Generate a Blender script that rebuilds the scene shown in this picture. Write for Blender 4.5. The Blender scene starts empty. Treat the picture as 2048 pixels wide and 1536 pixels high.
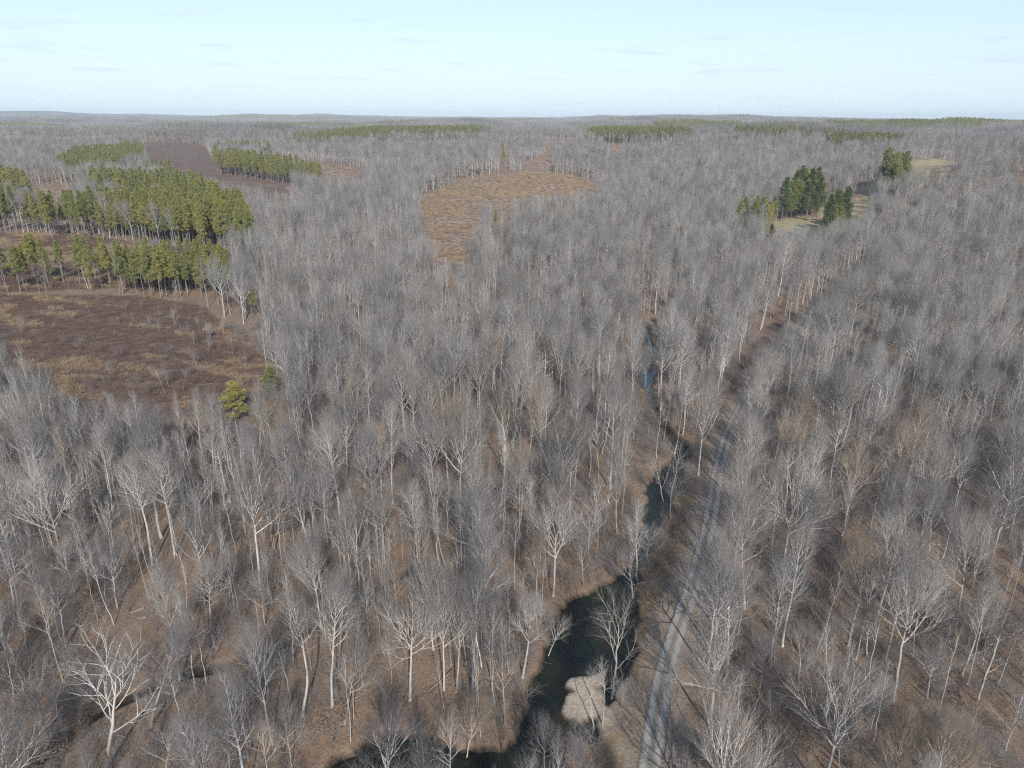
import bpy, math
import numpy as np
from mathutils import Matrix, Vector

# ------------------------------------------------------------------ camera, sky, sun, exposure
scene = bpy.context.scene
COL = scene.collection
F, W, H = 1420.0, 2048.0, 1536.0
CAM = np.array([0.0, 0.0, 75.0])
PITCH, ROLL = 20.64, 0.30
camd = bpy.data.cameras.new('camera')
camd.sensor_width = 36.0
camd.lens = 36.0 * F / W
camd.clip_start, camd.clip_end = 1.0, 200000.0
cam = bpy.data.objects.new('camera', camd)
RM = Matrix.Rotation(math.radians(90 - PITCH), 4, 'X') @ Matrix.Rotation(math.radians(ROLL), 4, 'Z')
cam.matrix_world = Matrix.Translation(Vector(CAM)) @ RM
COL.objects.link(cam)
scene.camera = cam
R3 = np.array(RM.to_3x3())

SUN_EL, SUN_AZ = 35.0, 169.0          # azimuth clockwise from +Y (straight ahead)
world = bpy.data.worlds.new('World')
scene.world = world
world.use_nodes = True
wt = world.node_tree
wt.nodes.clear()
sky = wt.nodes.new('ShaderNodeTexSky')
sky.sky_type = 'NISHITA'
sky.sun_disc = False
sky.sun_elevation = math.radians(SUN_EL)
sky.sun_rotation = math.radians(SUN_AZ)
sky.altitude = 200.0
sky.air_density, sky.dust_density, sky.ozone_density = 1.0, 0.5, 2.0
wbg = wt.nodes.new('ShaderNodeBackground')
wbg.inputs['Strength'].default_value = 0.15
wout = wt.nodes.new('ShaderNodeOutputWorld')
# thin stray clouds low over the horizon, all round
wtc = wt.nodes.new('ShaderNodeTexCoord')
wsep = wt.nodes.new('ShaderNodeSeparateXYZ')
wt.links.new(wtc.outputs['Generated'], wsep.inputs[0])
wmap = wt.nodes.new('ShaderNodeMapping')
wmap.inputs['Scale'].default_value = (9.0, 9.0, 95.0)
wt.links.new(wtc.outputs['Generated'], wmap.inputs[0])
wn = wt.nodes.new('ShaderNodeTexNoise')
wn.inputs['Scale'].default_value = 1.0
wn.inputs['Detail'].default_value = 5.0
wn.inputs['Roughness'].default_value = 0.55
wt.links.new(wmap.outputs[0], wn.inputs['Vector'])
wr = wt.nodes.new('ShaderNodeValToRGB')
wr.color_ramp.elements[0].position, wr.color_ramp.elements[1].position = 0.57, 0.75
wt.links.new(wn.outputs['Fac'], wr.inputs[0])
wb = wt.nodes.new('ShaderNodeValToRGB')     # band of elevations where the little clouds are
cr = wb.color_ramp
cr.elements[0].position, cr.elements[0].color = 0.0, (0.15, 0.15, 0.15, 1)
cr.elements[1].position, cr.elements[1].color = 0.22, (0, 0, 0, 1)
e = cr.elements.new(0.06); e.color = (0.55, 0.55, 0.55, 1)
wt.links.new(wsep.outputs['Z'], wb.inputs[0])
wm = wt.nodes.new('ShaderNodeMath'); wm.operation = 'MULTIPLY'
wt.links.new(wr.outputs[0], wm.inputs[0]); wt.links.new(wb.outputs[0], wm.inputs[1])
wmix = wt.nodes.new('ShaderNodeMix'); wmix.data_type = 'RGBA'
wt.links.new(wm.outputs[0], wmix.inputs[0])
# thin high veil, whitest near the horizon, the same all round
wv = wt.nodes.new('ShaderNodeValToRGB')
cr = wv.color_ramp
cr.elements[0].position, cr.elements[0].color = 0.0, (.85, .85, .85, 1)
cr.elements[1].position, cr.elements[1].color = 0.55, (.10, .10, .10, 1)
e = cr.elements.new(0.15); e.color = (.48, .48, .48, 1)
wt.links.new(wsep.outputs['Z'], wv.inputs[0])
wveil = wt.nodes.new('ShaderNodeMix'); wveil.data_type = 'RGBA'
wt.links.new(wv.outputs[0], wveil.inputs[0])
wt.links.new(sky.outputs[0], wveil.inputs[6])
wveil.inputs[7].default_value = (4.75, 5.9, 6.95, 1)
wt.links.new(wveil.outputs[2], wmix.inputs[6])
wmix.inputs[7].default_value = (4.3, 4.7, 5.6, 1)
wt.links.new(wmix.outputs[2], wbg.inputs['Color'])
wt.links.new(wbg.outputs[0], wout.inputs['Surface'])

sund = bpy.data.lights.new('sun', 'SUN')
sund.energy = 4.2
sund.angle = math.radians(0.53)
sund.color = (1.0, 0.955, 0.90)
sun = bpy.data.objects.new('sun', sund)
az, el = math.radians(SUN_AZ), math.radians(SUN_EL)
sdir = Vector((math.sin(az) * math.cos(el), math.cos(az) * math.cos(el), math.sin(el)))
sun.rotation_euler = sdir.to_track_quat('Z', 'Y').to_euler()
sun.location = (60, -200, 300)
COL.objects.link(sun)

scene.view_settings.view_transform = 'Standard'
scene.view_settings.look = 'None'
scene.view_settings.exposure = 0.06
scene.view_settings.gamma = 1.0
scene.view_settings.use_curve_mapping = False
scene.render.engine = 'CYCLES'
cy = scene.cycles
cy.max_bounces = 4; cy.diffuse_bounces = 2; cy.glossy_bounces = 2; cy.transmission_bounces = 2
cy.volume_bounces = 0; cy.transparent_max_bounces = 4
cy.use_denoising = False
cy.sample_clamp_indirect = 3.0
cy.sample_clamp_direct = 8.0
cy.filter_width = 1.2

rng = np.random.default_rng(11)


# ------------------------------------------------------------------ small helpers
def smooth(a, b, x):
    t = np.clip((x - a) / (b - a), 0, 1)
    return t * t * (3 - 2 * t)


def project(x, y, z):
    d = np.stack([x - CAM[0], y - CAM[1], z - CAM[2]], -1) @ R3
    w = np.where(-d[..., 2] < 0.1, 0.1, -d[..., 2])
    u = np.where(-d[..., 2] < 0.1, -9e5, 1024 + F * d[..., 0] / w)
    return u, 768 - F * d[..., 1] / w


def inpoly(u, v, poly):
    c = np.zeros(np.shape(u), bool)
    n = len(poly)
    for i in range(n):
        x1, y1 = poly[i]; x2, y2 = poly[(i + 1) % n]
        if y1 == y2:
            continue
        k = ((y1 > v) != (y2 > v)) & (u < (x2 - x1) * (v - y1) / (y2 - y1) + x1)
        c ^= k
    return c


def vnoise(x, y, s, seed=0):
    """smooth value noise in [0, 1]"""
    x = np.asarray(x) / s; y = np.asarray(y) / s
    xi = np.floor(x).astype(np.int64); yi = np.floor(y).astype(np.int64)
    fx = x - xi; fy = y - yi
    fx = fx * fx * (3 - 2 * fx); fy = fy * fy * (3 - 2 * fy)

    def hsh(a, b):
        h = (a * 374761393 + b * 668265263 + seed * 974711) & 0xffffffff
        h = ((h ^ (h >> 13)) * 1274126177) & 0xffffffff
        return ((h ^ (h >> 16)) & 0xffff) / 65535.0
    a = hsh(xi, yi); b = hsh(xi + 1, yi); c = hsh(xi, yi + 1); d = hsh(xi + 1, yi + 1)
    return (a * (1 - fx) + b * fx) * (1 - fy) + (c * (1 - fx) + d * fx) * fy


# ------------------------------------------------------------------ terrain
RIDGES = [(-330, 1560, 520, 210, 20), (560, 1450, 560, 170, 20), (-900, 1300, 380, 300, 12), (60, 1050, 260, 120, 10), (-420, 900, 240, 130, 7), (820, 1000, 300, 140, 10), (-150, 2150, 900, 220, 14), (1250, 2000, 600, 250, 16), (-80, 1290, 420, 80, -15), (620, 1180, 420, 90, -13), (-500, 1870, 700, 110, -16), (500, 1840, 600, 110, -14), (300, 620, 120, 90, 6), (470, 600, 150, 90, 15), (620, 430, 140, 110, 14), (640, 760, 200, 60, -12), (-40, 760, 180, 60, 8), (430, 930, 160, 70, -8), (0, 2700, 1600, 160, -12), (-5600, 9000, 1500, 900, 52), (-2200, 8200, 2200, 700, 26),
          (-600, 3000, 800, 260, 12), (1600, 2300, 700, 300, 8), (1900, 5200, 900, 350, 26), (900, 4300, 700, 300, 10), (420, 760, 130, 260, 9), (-100, 6500, 900, 300, 24),
          (330, 1000, 150, 200, 7)]
_r = np.random.default_rng(5)
WAVES = [(math.tau / l, _r.uniform(0, math.tau), _r.uniform(0, math.tau), a) for l, a in
         ((520, .5), (690, .6), (930, .8), (1300, 1.0), (1750, 1.0), (2600, 1.0), (3900, 1.2))]


def base_h(x, y):
    r = np.hypot(x, y)
    s = -x * 0.7 + (y - 120) * 0.25
    h = 13 * smooth(50, 175, s) * smooth(0, 60, y + 40)
    h = h + 25 * smooth(120, 460, x - 0.05 * y) * smooth(120, 460, y)
    wv = 0
    for k, th, ph, a in WAVES:
        wv = wv + a * np.sin(k * (x * math.cos(th) + y * math.sin(th)) + ph)
    h = h + wv * (2.6 * smooth(380, 1100, r) + 2.2 * smooth(1200, 4000, r) + 2.0 * smooth(5000, 12000, r))
    h = h + 6 * smooth(900, 2500, r) + 12 * smooth(3000, 12000, r) + 14 * smooth(12000, 40000, r)
    for gx, gy, sx, sy, a in RIDGES:
        h = h + a * np.exp(-((x - gx) / sx) ** 2 - ((y - gy) / sy) ** 2)
    return h


def gp0(u, v, z=0.0, fn=base_h):
    d = R3 @ np.array([(u - 1024) / F, (768 - v) / F, -1.0])
    t = 40 * 1.012 ** np.arange(640)
    p = CAM[:, None] + d[:, None] * t
    g = p[2] - fn(p[0], p[1]) - z
    i = np.argmax(g < 0) if (g < 0).any() else len(t) - 1
    i = max(i, 1)
    w = g[i - 1] / (g[i - 1] - g[i]) if g[i] < 0 else 1.0
    tt = t[i - 1] + (t[i] - t[i - 1]) * w
    q = CAM + d * tt
    return float(q[0]), float(q[1])


WATER_Z = -0.9
# creek: strokes of (u, v, half width in metres)
CREEK = [
    [(1306, 640, 1.0), (1322, 672, 1.0), (1314, 702, 2.1), (1294, 740, 2.6), (1300, 800, .8), (1340, 870, 1.0), (1368, 908, 1.2), (1338, 950, 2.6), (1318, 1000, 2.5), (1300, 1060, .8),
     (1280, 1110, .6), (1258, 1160, 1.2), (1228, 1205, 3.8), (1192, 1245, 5.8), (1165, 1290, 5.2), (1133, 1340, 3.4), (1102, 1400, 2.9), (1088, 1450, 2.8), (1070, 1510, 3.2), (1000, 1560, 3.6), (900, 1545, 3.3),
     (810, 1520, 3.3), (720, 1545, 3.0), (640, 1600, 3.0)],
    [(1228, 1240, 2.2), (1240, 1290, 2.2), (1240, 1335, 1.6), (1222, 1375, 0.9), (1205, 1410, 0.7), (1180, 1438, 0.9), (1165, 1462, 1.3), (1178, 1470, 1.1)],
    [(1290, 655, 1.2), (1296, 690, 1.5)],
]
DITCH = [[(80, 1515, .5), (110, 1490, .6), (190, 1430, .6), (250, 1400, .6), (330, 1358, .5), (400, 1342, .6), (460, 1328, .6), (520, 1312, .5), (580, 1285, .5), (650, 1240, .4), (720, 1195, .4), (765, 1170, .5), (812, 1148, .4), (850, 1120, .3)]]
ISLANDS = [[(1150, 1366, 1.9), (1190, 1362, 1.9)], [(1146, 1422, 1.9), (1188, 1414, 1.9)], [(1154, 1392, 2.2), (1186, 1388, 2.3)], [(1168, 1372, 2.6), (1166, 1414, 2.6)], [(1160, 1440, 1.0), (1172, 1418, 1.4)], [(1325, 648, 2.5), (1335, 658, 2.2)]]
ROADPX = [(1270, 1800), (1283, 1640), (1296, 1560), (1311, 1450), (1324, 1370), (1345, 1290), (1372, 1210), (1398, 1130), (1418, 1050), (1430, 980), (1442, 920), (1456, 870), (1476, 828), (1508, 775), (1555, 715), (1610, 655), (1670, 595), (1730, 545)]


def tow(st, z):
    return [gp0(u, v, z, lambda x, y: 0 * x) + (r,) for u, v, r in st]


CREEK_W = [tow(s, WATER_Z) for s in CREEK]
DITCH_W = [tow(s, -0.3) for s in DITCH]
ISL_W = [tow(s, -0.3) for s in ISLANDS]
ROAD_W = [gp0(u, v, 0.15) + (1.85,) for u, v in ROADPX]


def resample(pts, n=8):
    p = np.array(pts)
    out = []
    for i in range(len(p) - 1):
        a, b, c, d = p[max(i - 1, 0)], p[i], p[i + 1], p[min(i + 2, len(p) - 1)]
        for t in np.arange(n) / n:
            out.append(0.5 * (2 * b + (c - a) * t + (2 * a - 5 * b + 4 * c - d) * t * t + (3 * b - a - 3 * c + d) * t ** 3))
    out.append(p[-1])
    return np.array(out)


CREEK_S = [resample(s, 3) for s in CREEK_W]
DITCH_S = [resample(s, 2) for s in DITCH_W]
ROAD_S = resample(ROAD_W, 6)


def sdist(x, y, strokes):
    best = np.full(np.shape(x), 1e9)
    for s in strokes:
        for i in range(len(s) - 1):
            ax, ay, ar = s[i]; bx, by, br = s[i + 1]
            L = (bx - ax) ** 2 + (by - ay) ** 2
            if L < 1e-9:
                continue
            t = np.clip(((x - ax) * (bx - ax) + (y - ay) * (by - ay)) / L, 0, 1)
            best = np.minimum(best, np.hypot(x - ax - t * (bx - ax), y - ay - t * (by - ay)) - (ar + t * (br - ar)))
    return best


def creek_sd(x, y):
    d = sdist(x, y, CREEK_S)
    i = sdist(x, y, ISL_W)
    d = np.maximum(d, -i)
    return d + (vnoise(x, y, 2.6, 3) - 0.5) * 1.3 + (vnoise(x, y, 1.0, 4) - 0.5) * 0.6


def road_sd(x, y):
    return sdist(x, y, [ROAD_S])


ROAD_ELEV = np.array([base_h(p[0], p[1]) for p in ROAD_S])


def terrain(x, y, detail=False):
    """ground height; with detail also creek / ditch / road distances"""
    x = np.asarray(x, float); y = np.asarray(y, float)
    h = base_h(x, y)
    r = np.hypot(x, y)
    h = h + (vnoise(x, y, 23, 7) - 0.5) * 1.4 * smooth(20, 60, r) + (vnoise(x, y, 6, 8) - 0.5) * 0.35
    near = (r < 420) & (y > 20)
    cd = np.full(h.shape, 99.0); dd = np.full(h.shape, 99.0); rd = np.full(h.shape, 99.0)
    if near.any():
        xn, yn = x[near], y[near]
        cd[near] = creek_sd(xn, yn)
        dd[near] = sdist(xn, yn, DITCH_S) + (vnoise(xn, yn, 1.5, 5) - 0.5) * .5
        rd[near] = road_sd(xn, yn)
    flat = base_h(x, y)
    k = 1 - smooth(0.5, 4.5, rd)
    h = h * (1 - k) + (flat + 0.12) * k
    k = smooth(-1.4, 1.1, cd)
    lvl = np.minimum(h, 0.3)
    hb = np.where(cd < 14, h + (lvl - h) * (1 - smooth(4, 14, cd)), h)
    h = np.where(cd < 14, (-2.3) * (1 - k) + hb * k, h)
    isl = np.full(h.shape, 99.0)
    if near.any():
        isl[near] = sdist(x[near], y[near], ISL_W)
    h = np.where((isl < 2.5) & (cd > 0), np.minimum(h, -0.3 + 0.3 * smooth(0, 2.5, isl)), h)
    h = h - 0.9 * (1 - smooth(-0.3, 0.7, dd))
    return (h, cd, dd, rd, isl) if detail else h


def gp(u, v, z=0.0):
    return gp0(u, v, z, base_h)


# ------------------------------------------------------------------ where the open ground is (outlines of clearings as seen from the air)
V_RED = [(-80, 588), (200, 592), (300, 594), (400, 612), (440, 640), (470, 680), (525, 715), (550, 745), (500, 785), (440, 800), (300, 808), (130, 795), (70, 745), (0, 690), (-80, 662)]
V_MID = [(-60, 462), (120, 470), (200, 476), (330, 492), (470, 500), (480, 520), (440, 522), (300, 512), (0, 520), (-60, 520)]
V_PATCH = [(40, 366), (130, 372), (180, 392), (120, 397), (50, 387)]
V_CLEAR = [(285, 286), (400, 284), (415, 300), (425, 318), (520, 350), (590, 368), (592, 377), (520, 366), (430, 349), (330, 337), (300, 312)]
V_STRIP = [(520, 313), (640, 324), (735, 340), (722, 346), (640, 338), (520, 322)]
V_TAN = [(1050, 344), (1130, 350), (1205, 366), (1150, 376), (1040, 382), (965, 395), (948, 440), (940, 490), (905, 512), (870, 485), (845, 440), (840, 400), (880, 378), (960, 358)]
V_TRACK = [(1036, 346), (1058, 325), (1082, 312), (1110, 308), (1112, 314), (1082, 330), (1072, 346)]
V_FIELD = [(1640, 442), (1636, 412), (1705, 402), (1722, 370), (1750, 370), (1738, 400), (1715, 422), (1680, 434)]
V_YARD = [(1530, 448), (1600, 432), (1668, 440), (1640, 456), (1560, 463)]
V_FAR = [(1818, 340), (1822, 322), (1870, 317), (1928, 326), (1880, 336), (1842, 346)]
V_BIT = [(1083, 266), (1162, 267), (1152, 275), (1092, 271)]
V_BIT2 = [(1205, 290), (1252, 294), (1240, 304), (1205, 298)]
V_LEDGE = [(-60, 266), (160, 264), (250, 270), (160, 274), (-60, 272)]
V_ROAD = [(1264, 1560), (1350, 1560), (1338, 1450), (1336, 1370), (1345, 1310), (1362, 1230), (1385, 1140), (1375, 1100), (1350, 1140), (1325, 1200), (1300, 1280), (1290, 1350), (1280, 1450)]
V_ROADM = [(1345, 1310), (1360, 1230), (1385, 1140), (1403, 1050), (1418, 960), (1432, 960), (1425, 1050), (1410, 1140), (1382, 1230), (1360, 1310)]
V_CUT = [(1446, 812), (1468, 808), (1516, 700), (1597, 576), (1591, 570), (1502, 692)]
V_ROAD2 = [(1418, 950), (1440, 880), (1470, 840), (1478, 850), (1450, 900), (1436, 960)]
V_BANK = [(1235, 1400), (1262, 1280), (1265, 1190), (1310, 1110), (1352, 1020), (1400, 930), (1420, 850), (1450, 780), (1475, 735), (1533, 652), (1590, 566), (1596, 566), (1543, 655), (1488, 738), (1464, 810), (1430, 920), (1400, 1010), (1370, 1090), (1330, 1180),
          (1300, 1280), (1280, 1420), (1260, 1560), (1180, 1560), (1205, 1450)]
V_POOL = [(1075, 1400), (1085, 1330), (1095, 1280), (1115, 1240), (1150, 1205), (1190, 1185), (1240, 1170), (1255, 1220), (1250, 1310), (1230, 1370), (1200, 1430), (1140, 1440), (1090, 1420)]
V_SIDE = [(1295, 1035), (1305, 985), (1325, 940), (1345, 945), (1336, 1000), (1318, 1035)]
V_BEND = [(1286, 668), (1292, 634), (1343, 630), (1350, 662), (1325, 672)]
V_BEND2 = [(1276, 752), (1280, 712), (1300, 694), (1328, 688), (1324, 716), (1306, 752)]
V_LONE = [[(110, 1215), (310, 1215), (310, 1480), (150, 1500)], [(440, 765), (505, 765), (500, 832), (445, 835)], [(518, 736), (566, 736), (560, 785), (524, 785)], [(488, 574), (518, 574), (514, 628), (490, 628)], [(982, 422), (1000, 422), (998, 460), (984, 460)],
          [(1004, 456), (1022, 456), (1020, 482), (1006, 482)], [(998, 300), (1020, 300), (1018, 320), (1000, 320)], [(1540, 448), (1556, 448), (1556, 466), (1536, 466)]]
CLEARINGS = [V_RED, V_MID, V_PATCH, V_CLEAR, V_STRIP, V_TAN, V_TRACK, V_FIELD, V_YARD, V_FAR, V_BIT, V_BIT2, V_LEDGE]
OPEN_NEAR = [V_ROAD, V_BANK, V_POOL, V_SIDE, V_BEND, V_BEND2, V_ROAD2, V_ROADM, V_CUT]


def in_any(x, y, h, polys, zs):
    m = np.zeros(np.shape(x), bool)
    for z in zs:
        u, v = project(x, y, h + z)
        for p in polys:
            m |= inpoly(u, v, p)
    return m & (np.asarray(y) > 20)


# ------------------------------------------------------------------ materials
def new_mat(name):
    m = bpy.data.materials.new(name)
    m.use_nodes = True
    nt = m.node_tree
    b = nt.nodes['Principled BSDF']
    b.inputs['Roughness'].default_value = 0.9
    b.inputs['Specular IOR Level'].default_value = 0.25
    return m, nt, b


class NT:
    def __init__(s, nt):
        s.nt = nt

    def n(s, t, **kw):
        nd = s.nt.nodes.new(t)
        for k, v in kw.items():
            setattr(nd, k, v)
        return nd

    def l(s, a, b):
        s.nt.links.new(a, b)

    def noise(s, scale, detail=4, rough=.55, vec=None):
        nd = s.n('ShaderNodeTexNoise')
        nd.inputs['Scale'].default_value = scale; nd.inputs['Detail'].default_value = detail; nd.inputs['Roughness'].default_value = rough
        if vec is not None:
            s.l(vec, nd.inputs['Vector'])
        return nd.outputs['Fac']

    def ramp(s, fac, stops):
        nd = s.n('ShaderNodeValToRGB')
        e = nd.color_ramp.elements
        while len(e) < len(stops):
            e.new(0.5)
        for i, (p, c) in enumerate(stops):
            e[i].position = p
            e[i].color = (c, c, c, 1) if np.isscalar(c) else tuple(c) + (1,)
        s.l(fac, nd.inputs[0])
        return nd.outputs[0]

    def mix(s, fac, a, b, mode='MIX'):
        nd = s.n('ShaderNodeMix', data_type='RGBA', blend_type=mode)
        for sock, v in ((nd.inputs[0], fac), (nd.inputs[6], a), (nd.inputs[7], b)):
            if hasattr(v, 'is_linked'):
                s.l(v, sock)
            elif np.isscalar(v):
                sock.default_value = v
            else:
                sock.default_value = tuple(v) + (1,)
        return nd.outputs[2]

    def math(s, op, a, b):
        nd = s.n('ShaderNodeMath', operation=op)
        for sock, v in zip(nd.inputs, (a, b)):
            if hasattr(v, 'is_linked'):
                s.l(v, sock)
            else:
                sock.default_value = v
        return nd.outputs[0]


def bark_mat(name, dark, pale, scale=1.2):
    m, nt, b = new_mat(name)
    t = NT(nt)
    co = t.n('ShaderNodeTexCoord')
    mp = t.n('ShaderNodeMapping'); mp.inputs['Scale'].default_value = (1, 1, .25)
    t.l(co.outputs['Object'], mp.inputs[0])
    f = t.noise(scale, 5, .65, mp.outputs[0])
    c = t.ramp(f, [(0.3, dark), (0.68, pale)])
    oi = t.n('ShaderNodeObjectInfo')
    c = t.mix(1.0, c, oi.outputs['Color'], 'MULTIPLY')
    r = t.ramp(oi.outputs['Random'], [(0, 0.70), (1, 1.28)])
    c = t.mix(1.0, c, r, 'MULTIPLY')
    t.l(c, b.inputs['Base Color'])
    bp = t.n('ShaderNodeBump'); bp.inputs['Strength'].default_value = .4; bp.inputs['Distance'].default_value = .05
    t.l(f, bp.inputs['Height']); t.l(bp.outputs[0], b.inputs['Normal'])
    return m


M_BARK = bark_mat('bark', (.29, .275, .255), (.60, .575, .54))
M_TWIG = bark_mat('twig', (.215, .200, .184), (.30, .28, .258), .35)
M_WHITE = bark_mat('white_bark', (.50, .47, .42), (.80, .78, .73), .8)
nt = M_WHITE.node_tree; t = NT(nt); b = nt.nodes['Principled BSDF']
src = b.inputs['Base Color'].links[0].from_socket
co = t.n('ShaderNodeTexCoord'); sp = t.n('ShaderNodeSeparateXYZ'); t.l(co.outputs['Object'], sp.inputs[0])
fz = t.math('ADD', sp.outputs['Z'], t.math('MULTIPLY', t.math('SUBTRACT', t.noise(1.5, 5, .7, co.outputs['Object']), .5), 14.0))
fz = t.ramp(t.math('MULTIPLY', fz, .06), [(.10, 1.0), (.62, 0.0)])
t.l(t.mix(fz, src, (.21, .18, .145)), b.inputs['Base Color'])
M_PBARK = bark_mat('pine_bark', (.20, .165, .14), (.40, .35, .31))
M_LOG = bark_mat('weathered_wood', (.15, .13, .11), (.34, .30, .265))
M_LEAF = bark_mat('dead_leaf', (.23, .155, .10), (.36, .25, .165), 3)


def needle_mat(name, a, b_):
    m, nt, b = new_mat(name)
    t = NT(nt)
    co = t.n('ShaderNodeTexCoord')
    f = t.noise(.9, 3, .6, co.outputs['Object'])
    c = t.ramp(f, [(0.3, a), (0.7, b_)])
    oi = t.n('ShaderNodeObjectInfo')
    r = t.ramp(oi.outputs['Random'], [(0, (.78, .82, .8)), (.5, (1, 1, 1)), (1, (1.25, 1.1, .95))])
    c = t.mix(1.0, c, r, 'MULTIPLY')
    c = t.mix(1.0, c, oi.outputs['Color'], 'MULTIPLY')
    t.l(c, b.inputs['Base Color'])
    b.inputs['Roughness'].default_value = .6
    return m


M_NEEDLE = needle_mat('pine_needle', (.175, .19, .065), (.30, .305, .125))
M_GRASS = bark_mat('dry_grass', (.28, .20, .12), (.45, .335, .21), 2)
M_BRAMBLE = bark_mat('bramble', (.125, .078, .063), (.215, .145, .115), 2)


# ------------------------------------------------------------------ mesh building
def mesh_from(name, verts, tris, mats, midx=None, smooth_=True, quads=None):
    me = bpy.data.meshes.new(name)
    nt_, nq = len(tris), 0 if quads is None else len(quads)
    me.vertices.add(len(verts))
    me.vertices.foreach_set('co', np.asarray(verts, np.float32).ravel())
    me.loops.add(nt_ * 3 + nq * 4)
    li = np.asarray(tris, np.int32).ravel()
    if nq:
        li = np.concatenate([li, np.asarray(quads, np.int32).ravel()])
    me.loops.foreach_set('vertex_index', li)
    me.polygons.add(nt_ + nq)
    st = np.concatenate([np.arange(nt_) * 3, nt_ * 3 + np.arange(nq) * 4]).astype(np.int32)
    me.polygons.foreach_set('loop_start', st)
    for m in mats:
        me.materials.append(m)
    if midx is not None:
        me.polygons.foreach_set('material_index', np.asarray(midx, np.int32))
    me.polygons.foreach_set('use_smooth', np.full(nt_ + nq, smooth_))
    me.update(calc_edges=True)
    return me


class Acc:
    """accumulates triangle soup with material indices"""
    def __init__(s):
        s.v, s.t, s.m, s.o = [], [], [], 0

    def add(s, v, t, mi=0):
        s.v.append(v); s.t.append(t + s.o); s.m.append(np.full(len(t), mi)); s.o += len(v)

    def build(s, name, mats):
        return mesh_from(name, np.concatenate(s.v), np.concatenate(s.t), mats, np.concatenate(s.m))


def norm(a):
    return a / np.maximum(np.linalg.norm(a, axis=-1, keepdims=True), 1e-9)


def tubes(P, R, S):
    """P (N,K,3), R (N,K): tapered tubes, the last point a tip"""
    N, K, _ = P.shape
    T = np.empty_like(P)
    T[:, :-1] = P[:, 1:] - P[:, :-1]
    T[:, -1] = T[:, -2]
    T = norm(T)
    main = norm(P[:, -1] - P[:, 0])
    ref = np.where(np.abs(main[:, 2:3]) > .85, np.array([[1., 0, 0]]), np.array([[0, 0, 1.]]))
    U = norm(np.cross(T, ref[:, None, :])); V = np.cross(T, U)
    a = np.arange(S) / S * math.tau
    ring = P[:, :-1, None] + R[:, :-1, None, None] * (np.cos(a)[:, None] * U[:, :-1, None] + np.sin(a)[:, None] * V[:, :-1, None])
    ring = ring.reshape(N, (K - 1) * S, 3)
    v = np.concatenate([ring, P[:, -1:]], 1)
    nv = (K - 1) * S + 1
    f = []
    for k in range(K - 2):
        for i in range(S):
            p, q = k * S + i, k * S + (i + 1) % S
            f += [(p, q, q + S), (p, q + S, p + S)]
    for i in range(S):
        f.append(((K - 2) * S + i, (K - 2) * S + (i + 1) % S, nv - 1))
    f = np.array(f)[None] + (np.arange(N) * nv)[:, None, None]
    return v.reshape(-1, 3), f.reshape(-1, 3)


def sample(P, t):
    """point, direction at parameter t (N,) in 0..1 along polylines (N,K,3)"""
    K = P.shape[1]
    f = np.clip(t, 0, .9999) * (K - 1)
    i = f.astype(int); w = (f - i)[:, None]
    n = np.arange(len(P))
    a, b = P[n, i], P[n, i + 1]
    return a * (1 - w) + b * w, norm(b - a), i, w[:, 0]


def children(P, R, m, t0, t1, ang, length, K, r, wander=.12, up=.15, spread=0.0, rs=None):
    """grow m children from every parent polyline; ang/length functions of s in 0..1 (position along the parent)"""
    N = len(P)
    idx = np.repeat(np.arange(N), m)
    j = np.tile(np.arange(m), N)
    s = (j + rs.uniform(.05, .95, N * m)) / m
    t = t0 + (t1 - t0) * s
    p, d, i, w = sample(P[idx], t)
    rp = R[idx, i] * (1 - w) + R[idx, np.minimum(i + 1, R.shape[1] - 1)] * w
    az_ = np.repeat(rs.uniform(0, math.tau, N), m) + j * 2.4 + rs.normal(0, .5, N * m)
    ref = np.where(np.abs(d[:, 2:3]) > .9, np.array([[1., 0, 0]]), np.array([[0, 0, 1.]]))
    u = norm(np.cross(d, ref)); v = np.cross(d, u)
    a = ang(s) + rs.normal(0, .10, N * m)
    dr = np.cos(a)[:, None] * d + np.sin(a)[:, None] * (np.cos(az_)[:, None] * u + np.sin(az_)[:, None] * v)
    dr[:, 2] += up * .5
    dr = norm(dr)
    pl = np.linalg.norm(P[idx, -1] - P[idx, 0], axis=1)
    L = length(s, pl) * rs.uniform(.75, 1.25, N * m)
    out = np.empty((N * m, K, 3))
    out[:, 0] = p
    step = (L / (K - 1))[:, None]
    for k in range(1, K):
        dr = dr + rs.normal(0, wander, (N * m, 3))
        dr[:, 2] += up
        dr = norm(dr)
        out[:, k] = out[:, k - 1] + dr * step
    r0 = np.minimum(r(s, L), rp * .8)
    RR = r0[:, None] * np.linspace(1, .28, K)[None]
    return out, RR


def trunk_line(h, r0, r1, K, wander, rs, lean=0.0, sweep=0.0):
    z = np.linspace(0, 1, K)
    w = np.cumsum(rs.normal(0, wander * h / K, (K, 2)), 0)
    w -= w[0]
    P = np.zeros((1, K, 3))
    P[0, :, 2] = z * h
    P[0, :, :2] = w
    P[0, :, 0] += lean * h * z + sweep * h * np.sin(z * math.pi) * .5
    R = (r0 * (1 - z) + r1 * z)
    R[0] *= 1.35
    return P, R[None]


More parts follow.
